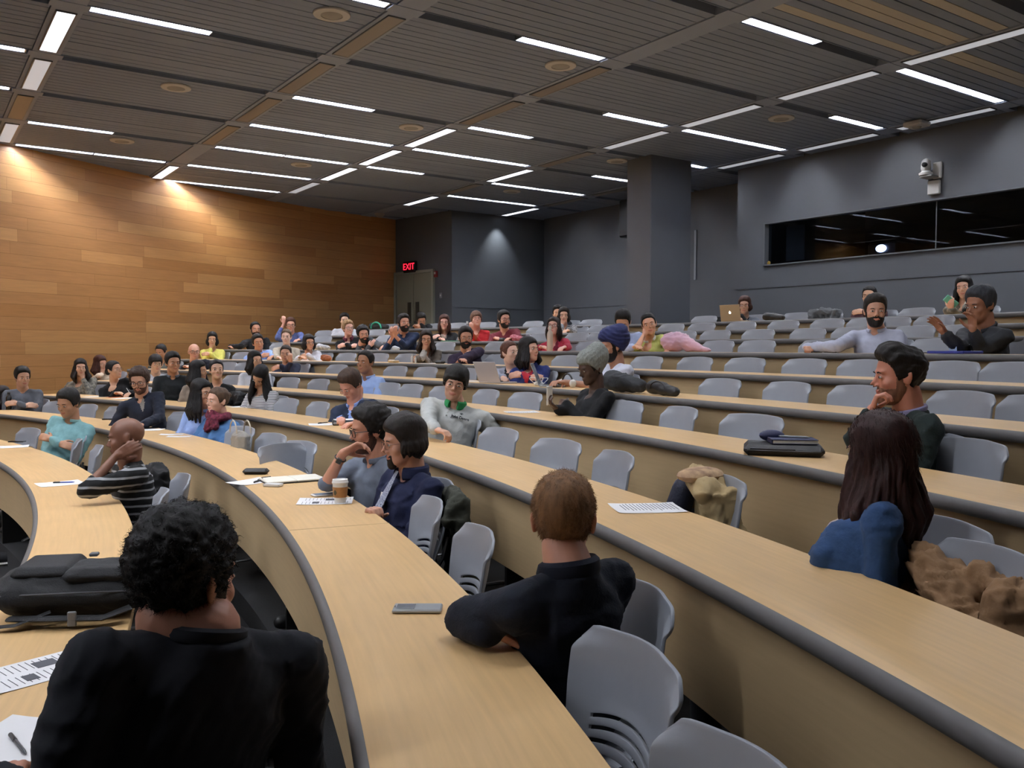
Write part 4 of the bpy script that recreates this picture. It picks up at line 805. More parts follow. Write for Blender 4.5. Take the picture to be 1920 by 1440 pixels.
# ---- fourth row
person(3, 188, 682, 'red brown haired woman with hand at her face near the wooden wall', 'd0a28a', fy=40, fp=-5, by=0, fem=1, dr=.45, hair=('long', '3a1c14'), glasses='thin', top='c9b6a2', R=('chin', 184, 710), L=('lap',), longl=.22)
person(3, 292, 683, 'young man with thin glasses and floppy black hair in a white shirt', 'd2ab90', fy=15, by=0, hair=('fringe', '1a1717'), glasses='thin', top='b9bcc4', R=('lap',), L=('lap',))
person(3, 685, 680, 'man in a pale blue shirt behind the man in the blazer', '9a6c50', fy=-35, fp=2, by=-40, hair=('receding', '17120f'), top='9db6e4', topk=dict(c2='96aedd'), collar=('low', '9db6e4'), R=('desk', 648, 727), L=('lap',))
person(3, 478, 676, 'woman with straight black hair in a pinstriped white top', 'd3a88c', fy=30, by=-5, fem=1, hair=('long', '0f0d0d'), top='c3c7d0', R=('lap',), L=('lap',), longl=.22)
P_BEANIE = person(3, 1108, 690, 'woman in a knitted grey beanie and black top holding a phone', '49342b', fy=-58, fp=-18, by=-60, dr=.58, fem=1, hs=1.04, hair=('crop', '0e0b0a'), top='131417', topk=dict(c2='101114'), wid=1.05, R=('at', 1046, 768, .30, 1085, 778, .5, dict(hd=lambda H, b, o, Z: unit(Z * .5 + b * .7), curl=.6)), L=('cross',))
P_GREEN = person(3, 1685, 705, 'man in a dark green sweater with hand on his chin', 'd08f78', fy=-74, fp=-4, by=-62, dr=.58, hs=1.05, hair=('quiff', '17120f'), beard=('stubble', '8a6350'), top='25302f', topk=dict(c2='222c2b', bump=.2), gname='sweater', collar=('low', '9d9ac0'),
    R=('at', 1630, 780, .40, 1606, 826, .36, dict(hd=lambda H, b, o, Z: unit(Z * .55 + H @ A3(0, -.35, .3)), zh=lambda H, b, o, Z: H @ A3(.2, .9, 0), curl=.8)), L=('lap',))
# ---- fifth row
person(4, 302, 660, 'person with dark tied hair looking down, by the wooden wall', 'b48468', fy=-30, fp=-15, by=0, dr=.5, fem=1, hair=('bun', '14100f', 'low'), top='50534f', R=('lap',), L=('lap',))
person(4, 364, 660, 'bald man with glasses in a dark jacket over a pale blue shirt', 'd09b83', fy=8, by=0, dr=.5, hair=('bald', '4a3a30'), glasses='thick', top='22242c', gname='jacket', inner=(.2, .06, 'a9c3dc'), R=('desk', 345, 690), L=('lap',))
person(4, 536, 664, 'woman with glasses in dark blue, hand on her own shoulder', 'c5937a', fy=-8, by=-10, fem=1, dr=.5, hair=('bun', '211713', 'low'), glasses='thin', top='1c2033', R=('at', 545, 681, .42), L=('cross',))
person(4, 956, 662, 'woman with reddish brown hair in a grey hoodie behind an open laptop', 'dcb09a', fy=42, fp=6, by=-25, fem=1, dr=.62, hair=('bun', '4f3024', 'low'), top='9aa0b0', inner=(.2, .07, '17171a'), gname='hoodie', R=('desk', 945, 712), L=('lap',))
P_BLUEJ = person(4, 992, 656, 'woman with long black hair in a blue zip jacket over red', 'cf9d86', fy=48, fp=6, by=-10, fem=1, dr=.56, hair=('long', '100c0c'), top='252f63', gname='jacket', inner=(.22, .06, 'a82b38'), collar=('high', '252f63'), R=('cross',), L=('cross',), longl=.22)
P_TURBAN = person(4, 1148, 650, 'man in a navy turban and white shirt typing on a laptop', 'a97a62', fy=-66, fp=-8, by=-60, dr=.62, hair=('crop', '17110f'), beard=('full', '17110f'), top='cfd4e4', topk=dict(c2='c6cbdc'), R=('desk', 1052, 717, 1110, 722, dict(sleeve=.5)), L=('desk', 1062, 720, dict(sleeve=.5)))
# ---- sixth row
person(5, 398, 637, 'woman in a yellow top with chin length black hair', 'cf9f80', fy=-2, by=0, fem=1, dr=.6, hair=('bob', '120f0e'), top='d9d36e', R=('chin', ), L=('cross',), longl=.13)
person(5, 484, 643, 'man in a sky blue shirt tilting his head, sixth row', 'b58062', fy=10, fp=4, fr=8, by=0, dr=.5, hair=('short', '1a1512'), top='8aa4da', collar=('low', '8aa4da'), R=('cross',), L=('desk', 515, 676))
person(5, 537, 632, 'woman in a beige striped sweater with light brown hair pulled back', 'ddb6a4', fy=-8, by=0, fem=1, dr=.62, hair=('bun', '54402f'), top='a59c8e', gname='sweater', R=('desk', 520, 672), L=('lap',))
person(5, 579, 643, 'woman in a white blouse with black bobbed hair and glasses', 'c59478', fy=18, by=5, fem=1, dr=.5, hair=('bob', '151010'), glasses='thin', top='cbcbd4', R=('desk', 560, 675), L=('cross',), longl=.13)
person(5, 799, 637, 'woman with long dark brown hair hiding her mouth behind her hand', 'c99678', fy=2, by=-5, fem=1, dr=.5, hair=('long', '22160f'), glasses='thin', top='5a5148', gname='cardigan', inner=(.22, .06, '98908a'), R=('chin', 790, 668), L=('cross',), longl=.24)
person(5, 873, 634, 'bearded man in a dark purple shirt with fist at his mouth', 'c08c72', fy=8, by=-8, dr=.46, hair=('short', '1b1412'), beard=('full', '1c1512'), glasses='thin', top='2e2438', sleeve=.6, R=('desk', 862, 676), L=('chin', 866, 674))
# ---- seventh row
person(6, 479, 618, 'bearded man in a black suit with his arm stretched along the desk', 'c08c72', fy=15, by=-5, dr=.55, hair=('receding', '14100f'), beard=('full', '14100f'), top='15161a', gname='jacket', inner=(.2, .05, 'b8bcc6'), R=('desk', 430, 652, 452, 648), L=('lap',))
person(6, 653, 616, 'blonde woman with glasses in black with a dark red scarf', 'd9a896', fy=22, fp=4, by=0, fem=1, dr=.5, hair=('curly', '8d6f50'), glasses='thick', top='15151a', collar=('high', '5a2032'), R=('cross',), L=('cross',))
person(6, 681, 627, 'bearded man in a charcoal hoodie leaning along the desk', 'c3907a', fy=12, fp=-4, fr=8, by=18, dr=.36, hair=('curly', '151110'), beard=('full', '151110'), top='3a3d42', gname='hoodie', R=('cross',), L=('desk', 722, 655), collar=('high', '3a3d42'))
person(6, 757, 606, 'bearded man in a navy shirt with clasped hands before him', 'c08a72', fy=22, fp=4, by=-5, dr=.5, hair=('short', '18120f'), beard=('full', '18120f'), top='202b45', R=('at', 736, 632, .25, 726, 650, .42), L=('at', 741, 630, .25, 760, 650, .42), collar=('low', '202b45'), sleeve=.75)
P_REDJ = person(6, 1038, 614, 'woman in a red jacket with glasses looking up', 'dba898', fy=-12, fp=14, by=0, fem=1, dr=.5, hair=('long', '1f1411'), glasses='thick', top='a32c42', gname='jacket', inner=(.2, .06, '6b1c2e'), R=('desk', 1012, 648), L=('desk', 1060, 652), longl=.2)
person(6, 1168, 604, 'man in a pale blue shirt looking down, dark spiky hair', 'cf9c80', fy=-8, fp=-28, by=-5, dr=.48, hair=('short', '151110'), glasses='thin', top='a3aed0', collar=('low', 'a3aed0'), R=('desk', 1190, 652), L=('lap',))
person(6, 1217, 608, 'woman in a lime top resting her cheek on her hand', 'cf9a80', fy=0, fp=-4, fr=14, by=10, dr=.44, fem=1, hair=('bun', '121010', 'low'), top='b2b56a', sleeve=.42, R=('chin', 1196, 656, dict(cheek=1)), L=('desk', 1262, 650), collar=('low', 'd5d5cf'))
P_WHITE = person(6, 1641, 583, 'bearded man in a white shirt with one arm along the desk', 'cf9e86', fy=8, fp=-4, by=-16, dr=.60, hs=1.04, hair=('quiff', '2a2624'), beard=('full', '221c1a'), top='b9bed2', topk=dict(c2='b1b6ca'), collar=('low', 'b9bed2'), R=('desk', 1512, 650, 1570, 632, dict(curl=.9)), L=('lap',))
P_GEST = person(6, 1838, 573, 'grey haired man in a charcoal shirt gesturing with both hands', '9c6c54', fy=-42, fp=-10, by=-45, dr=.50, hs=1.04, hair=('short', '33353a'), top='34363a', topk=dict(c2='2f3135'), collar=('low', '34363a'), R=('at', 1772, 626, .18, 1798, 652, .3, dict(hd=lambda H, b, o, Z: unit(Z * .8 + b * .5 + o * .3), zh=lambda H, b, o, Z: -b, curl=.25, spread=.12)), L=('at', 1824, 622, .30, 1842, 655, .42, dict(hd=lambda H, b, o, Z: unit(Z + b * .1), zh=lambda H, b, o, Z: -b, curl=.45)), sleeve=.95)
# ---- eighth row
person(7, 545, 610, 'man with glasses in a blue checked shirt scratching his head', 'd39e88', fy=2, by=-5, dr=.5, hair=('short', '4a2e22'), glasses='thick', top='3f4d80', topk=dict(c2='5d6a96', noise=0), R=('at', 532, 607, .50, 520, 634, .35, dict(hd=up_, sleeve=.8)), L=('desk', 562, 640))
person(7, 833, 605, 'woman with long brown hair in a black cardigan', 'd9a896', fy=-2, by=-5, fem=1, dr=.56, hair=('long', '3a2018'), glasses='thin', top='151518', gname='cardigan', inner=(.2, .05, '9a8a80'), R=('desk', 824, 637), L=('cross',), longl=.2)
person(7, 893, 600, 'woman in a bright red cardigan with fringed hair', 'dba592', fy=10, fp=14, by=-5, fem=1, dr=.55, hair=('fringe', '5b4032'), glasses='thin', top='b3262c', gname='cardigan', inner=(.2, .06, '9a4a30'), R=('at', 884, 622, .35), L=('cross',))
person(7, 945, 600, 'man in a maroon sweater with black glasses leaning on an elbow', 'cf9a84', fy=26, fp=4, by=-15, dr=.48, hair=('short', '14100e'), beard=('stubble', '1d1512'), glasses='thick', top='6a2530', gname='sweater', R=('desk', 928, 636), L=('desk', 962, 636))
# ---- ninth row
person(8, 646, 601, 'person with dark hair mostly hidden behind the blonde woman', 'd2a994', fy=5, by=0, hair=('short', '17130f'), top='c6c9d2', R=('lap',), L=('lap',))
person(8, 1057, 592, 'woman in a black and white patterned blouse, top rows', 'd3a48c', fy=2, by=0, fem=1, dr=.5, hair=('bob', '1b1310'), top='2a2b30', topk=dict(c2='b4b4b8', noise=0, scale=34), R=('chin', 1050, 622), L=('desk', 1066, 622), longl=.12)
# ---- back row
person(9, 790, 600, 'person in black bending down before the pale double door', 'b98a74', fy=12, fp=-25, fr=8, by=5, dr=.45, hair=('short', '14110f'), glasses='thin', top='15161a', R=('desk', 775, 615), L=('cross',))
person(9, 1046, 588, 'dark haired person half hidden behind the patterned blouse', 'c59a80', fy=0, by=0, dr=.5, hair=('short', '141112'), top='20242e', R=('chin',), L=('cross',))
person(9, 1396, 573, 'woman in a grey blazer beside the open silver laptop', 'cba088', fy=-4, fp=-2, by=-5, fem=1, dr=.58, hair=('bob', '3a2018'), glasses='thin', top='686e7a', gname='blazer', inner=(.2, .07, '151517'), R=('desk', 1380, 600), L=('cross',), longl=.10)
person(9, 1630, 556, 'woman with glasses in maroon hidden behind the bearded man', 'cba088', fy=-14, by=-5, fem=1, dr=.58, hair=('bun', '151214', 'low'), glasses='thin', top='3a2028', R=('cross',), L=('cross',))
P_PHONEW = person(9, 1808, 540, 'woman with long black hair, cream cuffs and a turquoise phone', 'd8ab94', fy=-14, fr=8, by=-5, fem=1, dr=.52, hair=('long', '100e10'), top='1f2126', topk=dict(c2='c4bfae', noise=0, scale=6), R=('at', 1783, 581, .32, 1800, 592, .48), L=('chin', 1812, 582, dict(cheek=1)), longl=.2)

# ================================================================ WORN AND CARRIED THINGS THAT BELONG TO A PERSON
def skull_shell(P, name, m, zline, T, topx, amp, fq, seed, back=0., ridge=None):
    D6, F6 = ICO[6]; HV = ORI + D6 * HR[(6, 1)][:, None]; X, Y, Zc = HV.T; mk_ = Zc - np.interp(Y, [-.13, -.05, 0, .05, .1], zline)
    tt = T + topx * sst(Zc, .03, .11) + back * sst(-Y, 0, .08) * sst(Zc, -.05, .06) + amp * wob(HV, fq, seed)
    if ridge: tt = tt + ridge * np.sin((Zc * 1.0 + np.abs(X) * .55 - Y * .35) * 300)
    HH = HV + D6 * np.where(mk_ > 0, tt * sst(mk_, -.001, .006), -.012)[:, None]; V = P['Hc'] + (HH * P['S']) @ P['HM'].T; return mk(name, V - P['org'], F6, m, P['t'])
skull_shell(P_BEANIE, 'beanie', mat('grey knit', '8f938f', .95, c2='6f736f', noise=.1, scale=130, stretch=(1, 1, .3), bump=.5, bscale=160), [-.075, -.06, -.015, .045, .052], .016, .018, .003, 40, 2, back=.05)
skull_shell(P_TURBAN, 'turban', mat('navy turban cloth', '1c2350', .85, noise=.1, bump=.2), [-.05, -.04, .0, .045, .055], .030, .030, .004, 30, 4, back=.03, ridge=.0022)
def neck_wrap(P, name, m, r, R1, dz, fw=.02, turns=2, hang=0.):
    mb = MB(); c = P['nb'] + P['Z'] * dz + P['bf'] * fw
    for q in range(turns):
        pts = [c + P['Z'] * (-.028 * q + .012 * math.sin(a * 2 + q)) + P['br'] * (R1 + .012 * q) * math.cos(a) + P['bf'] * ((R1 + .012 * q) * math.sin(a) + .02 * q) - P['Z'] * .02 * max(0, math.sin(a)) for a in np.linspace(0, 2 * math.pi, 22)]
        mb.tube(pts, r, 10)
    if hang: mb.capsule(c + P['bf'] * .09, c + P['bf'] * .13 - P['Z'] * hang + P['br'] * .02, r, r * 1.3); mb.capsule(c + P['bf'] * .09 + P['br'] * .03, c + P['bf'] * .12 - P['Z'] * hang * .8 - P['br'] * .05, r, r * 1.2)
    V, F = remesh(mb.V(), mb.f, .009, 3); cc = c[None]; V = V + (V - cc) * (.08 * folds(V, 40, 3) - .03)[:, None]; mk(name, V - P['org'], F, m, P['t'])
neck_wrap(P_SCARF, 'scarf', mat('dark red scarf', '3c1422', .95, c2='7d2f44', noise=.2, scale=45, bump=.4), .034, .075, .015, turns=2, hang=.16)
# wrist watch
a0_, e0_, w0_, R0_ = P_WATCH['arms']['R']; ax = unit(w0_ - e0_); wc = w0_ - ax * .035; fr_ = frame(ax, -unit(wc - CAM)); m = MB(); pts = [wc - P_WATCH['org'] + fr_[:, 0] * .030 * math.cos(a) + fr_[:, 2] * .026 * math.sin(a) for a in np.linspace(0, 2 * math.pi, 22)]
m.tube(pts, .0035, 8, up=ax); mkb('watch_strap', m, BLACKM, P_WATCH['t']); fr2 = frame(ax, unit(CAM - wc)); m = MB(); m.box(wc - P_WATCH['org'] + fr2[:, 2] * .030, (.030, .036, .010), fr2, bev=.004); mkb('watch_case', m, mat('silver case', 'b9b4b0', .25, metal=.8), P_WATCH['t']); m = MB(); m.box(wc - P_WATCH['org'] + fr2[:, 2] * .0355, (.023, .028, .003), fr2, bev=.001); mkb('watch_screen', m, BLACKM, P_WATCH['t'])
def surf(P, o, dn, r=.022):
    c = P['nb'] + P['br'] * o - P['sp'] * dn; fw = unit(P['bf'] - P['sp'] * (P['bf'] @ P['sp'])); rel = P['sv'] - c; lat = np.linalg.norm(rel - np.outer(rel @ fw, fw), axis=1); n_ = rel[lat < r] @ fw
    return c + fw * ((n_.max() if len(n_) else .12) + .001)
def on_chest(P, o, dn, size, m, name, out=.0, tilt=0., thick=.004):
    """a flat badge on the chest: o to the person's right, dn below the neck"""
    c = P['nb'] + P['br'] * o - P['sp'] * dn; fw = P['bf'] - P['sp'] * (P['bf'] @ P['sp']); fw = unit(fw); rel = P['sv'] - c; lat = np.linalg.norm(rel - np.outer(rel @ fw, fw), axis=1); near_ = rel[lat < .022] @ fw; c = c + fw * ((near_.max() if len(near_) else .125) + .002); Rm = np.column_stack([-P['br'], P['sp'], fw]); Rm = Rm @ rz(tilt)
    mb = MB(); mb.box(c - P['org'], (*size, thick), Rm, bev=.001); o_ = mkb(name, mb, m, P['t']); return c, Rm
on_chest(P_GEST, -.03, .14, (.07, .09), mat('visitor badge', 'b9cfe8', .6), 'name_badge', out=.02); on_chest(P_LONGM, .02, .17, (.05, .06), WHITE, 'name_badge', out=.03)
m = MB(); c = P_LONGM['nb'] - P_LONGM['sp'] * .02 + P_LONGM['bf'] * .085; pts = [c - P_LONGM['org'] + (-P_LONGM['sp'] * .25 + P_LONGM['bf'] * .075) * t for t in np.linspace(0, 1, 8)]; m.tube(pts, [.014, .016, .02, .024, .027, .030, .032, .02], 8, flat=.22, up=P_LONGM['bf']); mkb('necktie', m, mat('dotted tie', '283050', .7, c2='b5bccf', noise=0, scale=220), P_LONGM['t'])
c, Rm = on_chest(P_GREY, -.085, .12, (.001, .001), INK, 'chest_stitching', out=-.02)
text_mesh('chest_lettering', 'John Deere', .030, M4(Rm, c - P_GREY['org'] + Rm[:, 2] * .008), mat('dark stitching', '3a3f44', .9), P_GREY['t'], ext=.006)
m = MB(); cm_ = c - P_GREY['org'] + Rm[:, 2] * .004 + Rm[:, 1] * .026
for a in (-.9, -.4, .1, .6, 1.1): m.capsule(cm_, cm_ + Rm[:, 0] * .016 * math.sin(a) + Rm[:, 1] * .014 * math.cos(a), .0022, .0016, 6)
mkb('chest_emblem', m, mat('dark stitching', '3a3f44', .9), P_GREY['t'])
m = MB()
for q in range(3): m.ell(surf(P_GREY, .022, .07 + .028 * q) - P_GREY['org'], (.006, .006, .006), n=10)
mkb('placket_button', m, WHITE, P_GREY['t'])

# ================================================================ THINGS ON THE DESKS
def dp(k, px, py, h=0.):
    if k > 3: p = oncyl(px, py, RN[k] + .2); p[2] = ZD[k] + h; return p
    return onz(px, py, ZD[k] + h)
def yaw_px(k, a, b):
    p = dp(k, *a); q = dp(k, *b); return math.atan2(q[1] - p[1], q[0] - p[0])
def rad_yaw(p): v = p[:2] - C; return math.atan2(v[1], v[0]) + math.pi / 2
def paper(k, px, py, label, w=.216, h=.28, yaw=None, m=PAPER, name='paper_sheet', prn=0, lift=.0, group=None):
    p = dp(k, px, py); t = thing(name, label, 'paper', (p[0], p[1], ZD[k] + .0012 + lift), rad_yaw(p) if yaw is None else yaw, group); nx = 10; V = []
    for i in range(nx + 1):
        for j in range(nx + 1): u, v = i / nx - .5, j / nx - .5; V.append((u * w, v * h, .0006 + .006 * max(0, abs(u * v) * 4 - .55)))
    F = [(i * (nx + 1) + j, (i + 1) * (nx + 1) + j, (i + 1) * (nx + 1) + j + 1, i * (nx + 1) + j + 1) for i in range(nx) for j in range(nx)]; N0 = len(V)
    V2 = [(x, y, z - .0005) for x, y, z in V]; F += [tuple(N0 + a for a in f[::-1]) for f in F]; mk('sheet', V + V2, F, m, t)
    if prn:
        mb = MB(); r = random.Random(px)
        if prn == 1:
            for q in range(16): mb.box((-.01 + r.uniform(-.02, 0), .12 - q * .0145, .0012), (w * .72 * r.uniform(.7, 1), .0028, .0006))
        if prn == 2:
            mb.box((-.04, .03, .0014), (.055, .062, .0008)); mb.box((.045, -.045, .0014), (.05, .035, .0008)); mb.box((.045, .07, .0014), (.05, .030, .0008))
            for q in range(26): mb.box(((-.055, .05)[q % 2], .125 - q * .0095, .0012), (.07, .002, .0006))
        mkb('printing', mb, INK, t, smooth=False)
    return t
def box_thing(name, label, cat, k, px, py, size, mats, yaw=None, bev=.004, lift=0., parts=(), z=None):
    p = dp(k, px, py); t = thing(name, label, cat, (p[0], p[1], (ZD[k] + .0012 + lift) if z is None else z), rad_yaw(p) if yaw is None else yaw)
    m = MB(); m.box((0, 0, size[2] / 2), size, bev=bev); mkb('body', m, mats, t)
    for (nm, c, s, mt) in parts: m = MB(); m.box(c, s, bev=min(s) * .3); mkb(nm, m, mt, t)
    return t
def pen(k, px, py, label, c='26282c', yaw=.5, lift=.002):
    p = dp(k, px, py); t = thing('pen', label, 'pen', (p[0], p[1], ZD[k] + .0045 + lift), yaw); m = MB(); m.tube([(-.065, 0, 0), (-.06, 0, 0), (.05, 0, 0), (.062, 0, 0), (.07, 0, 0)], [.003, .0045, .0045, .003, .0008], 10); mkb('barrel', m, mat('pen ' + c, c, .3), t)
    m = MB(); m.tube([(-.069, 0, 0), (-.025, 0, 0)], .0052, 10); m.box((-.045, 0, .006), (.035, .002, .0015)); mkb('cap', m, BLACKM, t); return t
PHB = mat('black glass', '0c0d10', .12); NAVYB = mat('navy cover', '1b2146', .6); BLK = mat('black leather', '131315', .5, noise=.1, bump=.15, bscale=120); CANV = mat('black nylon', '17181b', .75, noise=.15, scale=90, bump=.3, bscale=220)
# front desk
BYAW = yaw_px(0, (30, 1130), (230, 1120))
paper(0, 113, 907, 'white paper under a blue pen on the front desk', yaw=yaw_px(0, (70, 908), (160, 900)) + 0.0, w=.28, h=.216); pen(0, 120, 906, 'blue pen on the paper before the striped sweater man', '2b3a8a', yaw=yaw_px(0, (100, 906), (140, 905)))
paper(0, 22, 838, 'white paper on the front desk beside a black phone at left', w=.28, h=.216, yaw=yaw_px(0, (0, 838), (50, 836))); box_thing('smartphone', 'black phone on the front desk by the left edge', 'phone', 0, 32, 829, (.15, .07, .009), PHB, yaw=yaw_px(0, (10, 829), (50, 829)))
LY = yaw_px(0, (20, 1290), (60, 1225)); paper(0, 76, 1256, 'printed programme leaflet with small pictures on the front desk', w=.216, h=.355, yaw=yaw_px(0, (0, 1275), (150, 1235)) - math.pi / 2, prn=2)
paper(0, 22, 1394, 'white sheet at the bottom left corner under a black pen', w=.216, h=.28, yaw=yaw_px(0, (0, 1410), (80, 1360)) - math.pi / 2, prn=0); pen(0, 34, 1400, 'black pen lying on the sheet in the bottom left corner', yaw=yaw_px(0, (20, 1385), (40, 1410)))
# backpack on the front desk
p = onz(150, 1148, ZD[0]); t = thing('backpack', 'black nylon backpack lying on the front desk beside the suited man', 'backpack', (p[0], p[1], ZD[0] + .001), BYAW); m = MB()
m.box((0, 0, .085), (.47, .30, .15), bev=.06); m.ell((-.16, 0, .09), (.11, .15, .085)); m.ell((.12, .0, .09), (.16, .15, .09)); V, F = remesh(m.V(), m.f, .008, 6); V = V + (np.column_stack([0 * V[:, 0], 0 * V[:, 0], (V[:, 2] > .03) * (.008 * folds(V, 16, 2) - .004)])); V[:, 2] = np.maximum(V[:, 2], 0); mk('main_bag', V, F, CANV, t)
m = MB(); m.box((-.10, .02, .160), (.20, .24, .05), bev=.022); V, F = remesh(m.V(), m.f, .006, 4); mk('top_flap', V, F, CANV, t)
m = MB(); m.box((.10, -.03, .150), (.26, .20, .055), bev=.025); V, F = remesh(m.V(), m.f, .006, 4); V[:, 2] += .006 * folds(V, 22, 5); mk('front_pocket', V, F, CANV, t)
m = MB(); m.tube([(-.22, -.12, .10), (-.10, -.155, .11), (.10, -.158, .11), (.22, -.13, .10)], .003, 6); mkb('zip', m, mat('zip grey', '4b4c50', .4), t)
m = MB(); m.tube([(-.05, -.155, .05), (-.15, -.19, .02), (-.25, -.18, .012), (-.36, -.15, .012), (-.44, -.12, .012)], .018, 8, flat=.2); mkb('strap', m, CANV, t)
m = MB(); m.tube([(-.18, -.145, .03), (-.05, -.185, .035), (.12, -.19, .03), (.2, -.15, .05)], .024, 8, flat=.35); mkb('shoulder_strap', m, CANV, t)
for c_, s_ in (((.03, -.205, .036), (.028, .012, .05)), ((.02, .12, .178), (.03, .03, .012))): m = MB(); m.box(c_, s_, bev=.003); mkb('buckle', m, mat('buckle grey', '6a6c70', .5), t)
# second desk
Y1 = yaw_px(1, (450, 905), (590, 900))
def ell_thing(name, label, cat, k, px, py, size, mt, yaw, lift=0.):
    p = dp(k, px, py); t = thing(name, label, cat, (p[0], p[1], ZD[k] + .001 + lift), yaw); m = MB(); m.box((0, 0, size[2] / 2), size, bev=min(size) * .45); mkb('body', m, mt, t); m = MB(); m.tube([(-size[0] * .46, size[1] * .35, size[2] * .55), (-size[0] * .49, 0, size[2] * .55), (-size[0] * .46, -size[1] * .48, size[2] * .55), (size[0] * .46, -size[1] * .48, size[2] * .55)], .0016, 6); mkb('seam', m, mat('seam black', '2b2c30', .6), t); return t
ell_thing('spectacle_case', 'black soft spectacle case on the second desk', 'case', 1, 480, 889, (.16, .07, .035), BLK, yaw_px(1, (460, 890), (500, 890)))
paper(1, 474, 903, 'white paper with a pen on it next to the spectacle case', yaw=yaw_px(1, (450, 905), (500, 897)) - math.pi / 2, w=.18, h=.26); pen(1, 488, 903, 'black pen on the paper next to the spectacle case', yaw=yaw_px(1, (475, 906), (500, 899)))
box_thing('earphone_box', 'small white box beside the notebook on the second desk', 'box', 1, 512, 912, (.10, .06, .015), WHITE, yaw=yaw_px(1, (497, 912), (525, 913)), parts=(('lid_edge', (0, 0, .0135), (.101, .061, .002), mat('lid grey', 'b9bcc0', .5)),))
p = dp(1, 548, 901); t = thing('notebook', 'open notebook with blank cream pages by the man with the watch', 'notebook', (p[0], p[1], ZD[1] + .001), yaw_px(1, (510, 902), (592, 896))); m = MB(); m.box((0, 0, .003), (.36, .22, .005), bev=.001); mkb('cover', m, BLK, t)
for s in (-1, 1): m = MB(); m.box((s * .088, 0, .010), (.174, .212, .010), bev=.003); mkb('page_block', m, mat('cream page', 'e2ded2', .8), t)
m = MB(); m.tube([(-.17, -.06, .006), (-.16, .09, .017), (-.1, .107, .017)], .0025, 6); mkb('elastic_band', m, BLACKM, t)
box_thing('smartphone', 'white phone behind the paper coffee cup', 'phone', 1, 609, 929, (.14, .068, .009), WHITE, yaw=yaw_px(1, (594, 930), (625, 927)), parts=(('screen', (0, 0, .0092), (.12, .06, .001), mat('grey blue glass', '9fb0c8', .2)),))
paper(1, 610, 940, 'printed sheet lying under the coffee cup', yaw=yaw_px(1, (552, 938), (655, 936)) - math.pi / 2, w=.20, h=.28, prn=2)
p = dp(1, 638, 943); t = thing('coffee_cup', 'paper coffee cup with brown sleeve and white lid', 'cup', (p[0], p[1], ZD[1] + .002)); m = MB(); m.lathe([(.002, 0), (.028, 0), (.029, .004), (.0395, .104), (.002, .104)]); mkb('cup', m, mat('paper cup', 'dcdcd8', .6), t)
m = MB(); m.lathe([(.0325, .030), (.0345, .030), (.0398, .083), (.0378, .083)]); mkb('sleeve', m, mat('cardboard sleeve', 'a87a4c', .8, noise=.1, scale=60), t); m = MB(); m.lathe([(.041, .1), (.0425, .103), (.0425, .108), (.040, .111), (.039, .121), (.034, .122), (.032, .117), (.002, .117)]); mkb('lid', m, mat('lid white', 'e6e6e4', .35), t)
m = MB(); a = math.atan2(CAM[1] - p[1], CAM[0] - p[0]) - .75; 
for q in range(14): an = a + (q / 13 - .5) * .5; m.box((.0385 * math.cos(an), .0385 * math.sin(an), .056), (.001, .0022, .026 * math.sin(math.pi * (q + .5) / 14)), rz(an))
mkb('round_emblem', m, mat('dark green ink', '4f4a35', .7), t)
box_thing('smartphone', 'silver phone with a small cover window beside the blond man', 'phone', 1, 783, 1145, (.148, .072, .012), mat('silver phone', 'a9adb0', .3, metal=.3), yaw=yaw_px(1, (736, 1146), (830, 1146)), parts=(('cover_window', (-.035, 0, .0122), (.055, .05, .001), PHB), ('speaker_slit', (-.068, 0, .0122), (.003, .015, .001), BLACKM)))
for q, (x, y, lb) in enumerate([(283, 806, 'white paper under a black phone before the woman in pale blue'), (320, 815, 'folded white leaflet on the second desk, left of its twin'), (334, 819, 'folded white leaflet on the second desk, right of its twin')]): paper(1, x, y, lb, w=.10 if q else .2, h=.21, yaw=yaw_px(1, (x - 20, y), (x + 20, y)) + math.pi / 2)
box_thing('smartphone', 'black phone lying on the paper before the woman in pale blue', 'phone', 1, 282, 804, (.15, .07, .009), PHB, yaw=yaw_px(1, (265, 806), (298, 804)), lift=.004); box_thing('smartphone', 'black phone on the desk left of the navy jacket man', 'phone', 1, 205, 787, (.15, .07, .012), PHB, yaw=yaw_px(1, (190, 788), (220, 787)))
def bottle(k, px, py, label, r, h, m1, m2, name='water_bottle', lift=0.):
    p = dp(k, px, py); t = thing(name, label, 'bottle', (p[0], p[1], ZD[k] + .001 + lift)); m = MB(); m.lathe([(.002, 0), (r * .95, 0), (r, .01), (r, h * .68), (r * .8, h * .76), (r * .42, h * .84), (r * .42, h * .9), (.002, h * .9)]); mkb('body', m, m1, t); m = MB(); m.lathe([(.002, h * .88), (r * .48, h * .88), (r * .48, h), (.002, h)]); mkb('cap', m, m2, t); return t
bottle(1, 17, 768, 'dark bottle on the second desk at the left edge', .035, .22, mat('dark bottle', '15100f', .15), BLACKM)
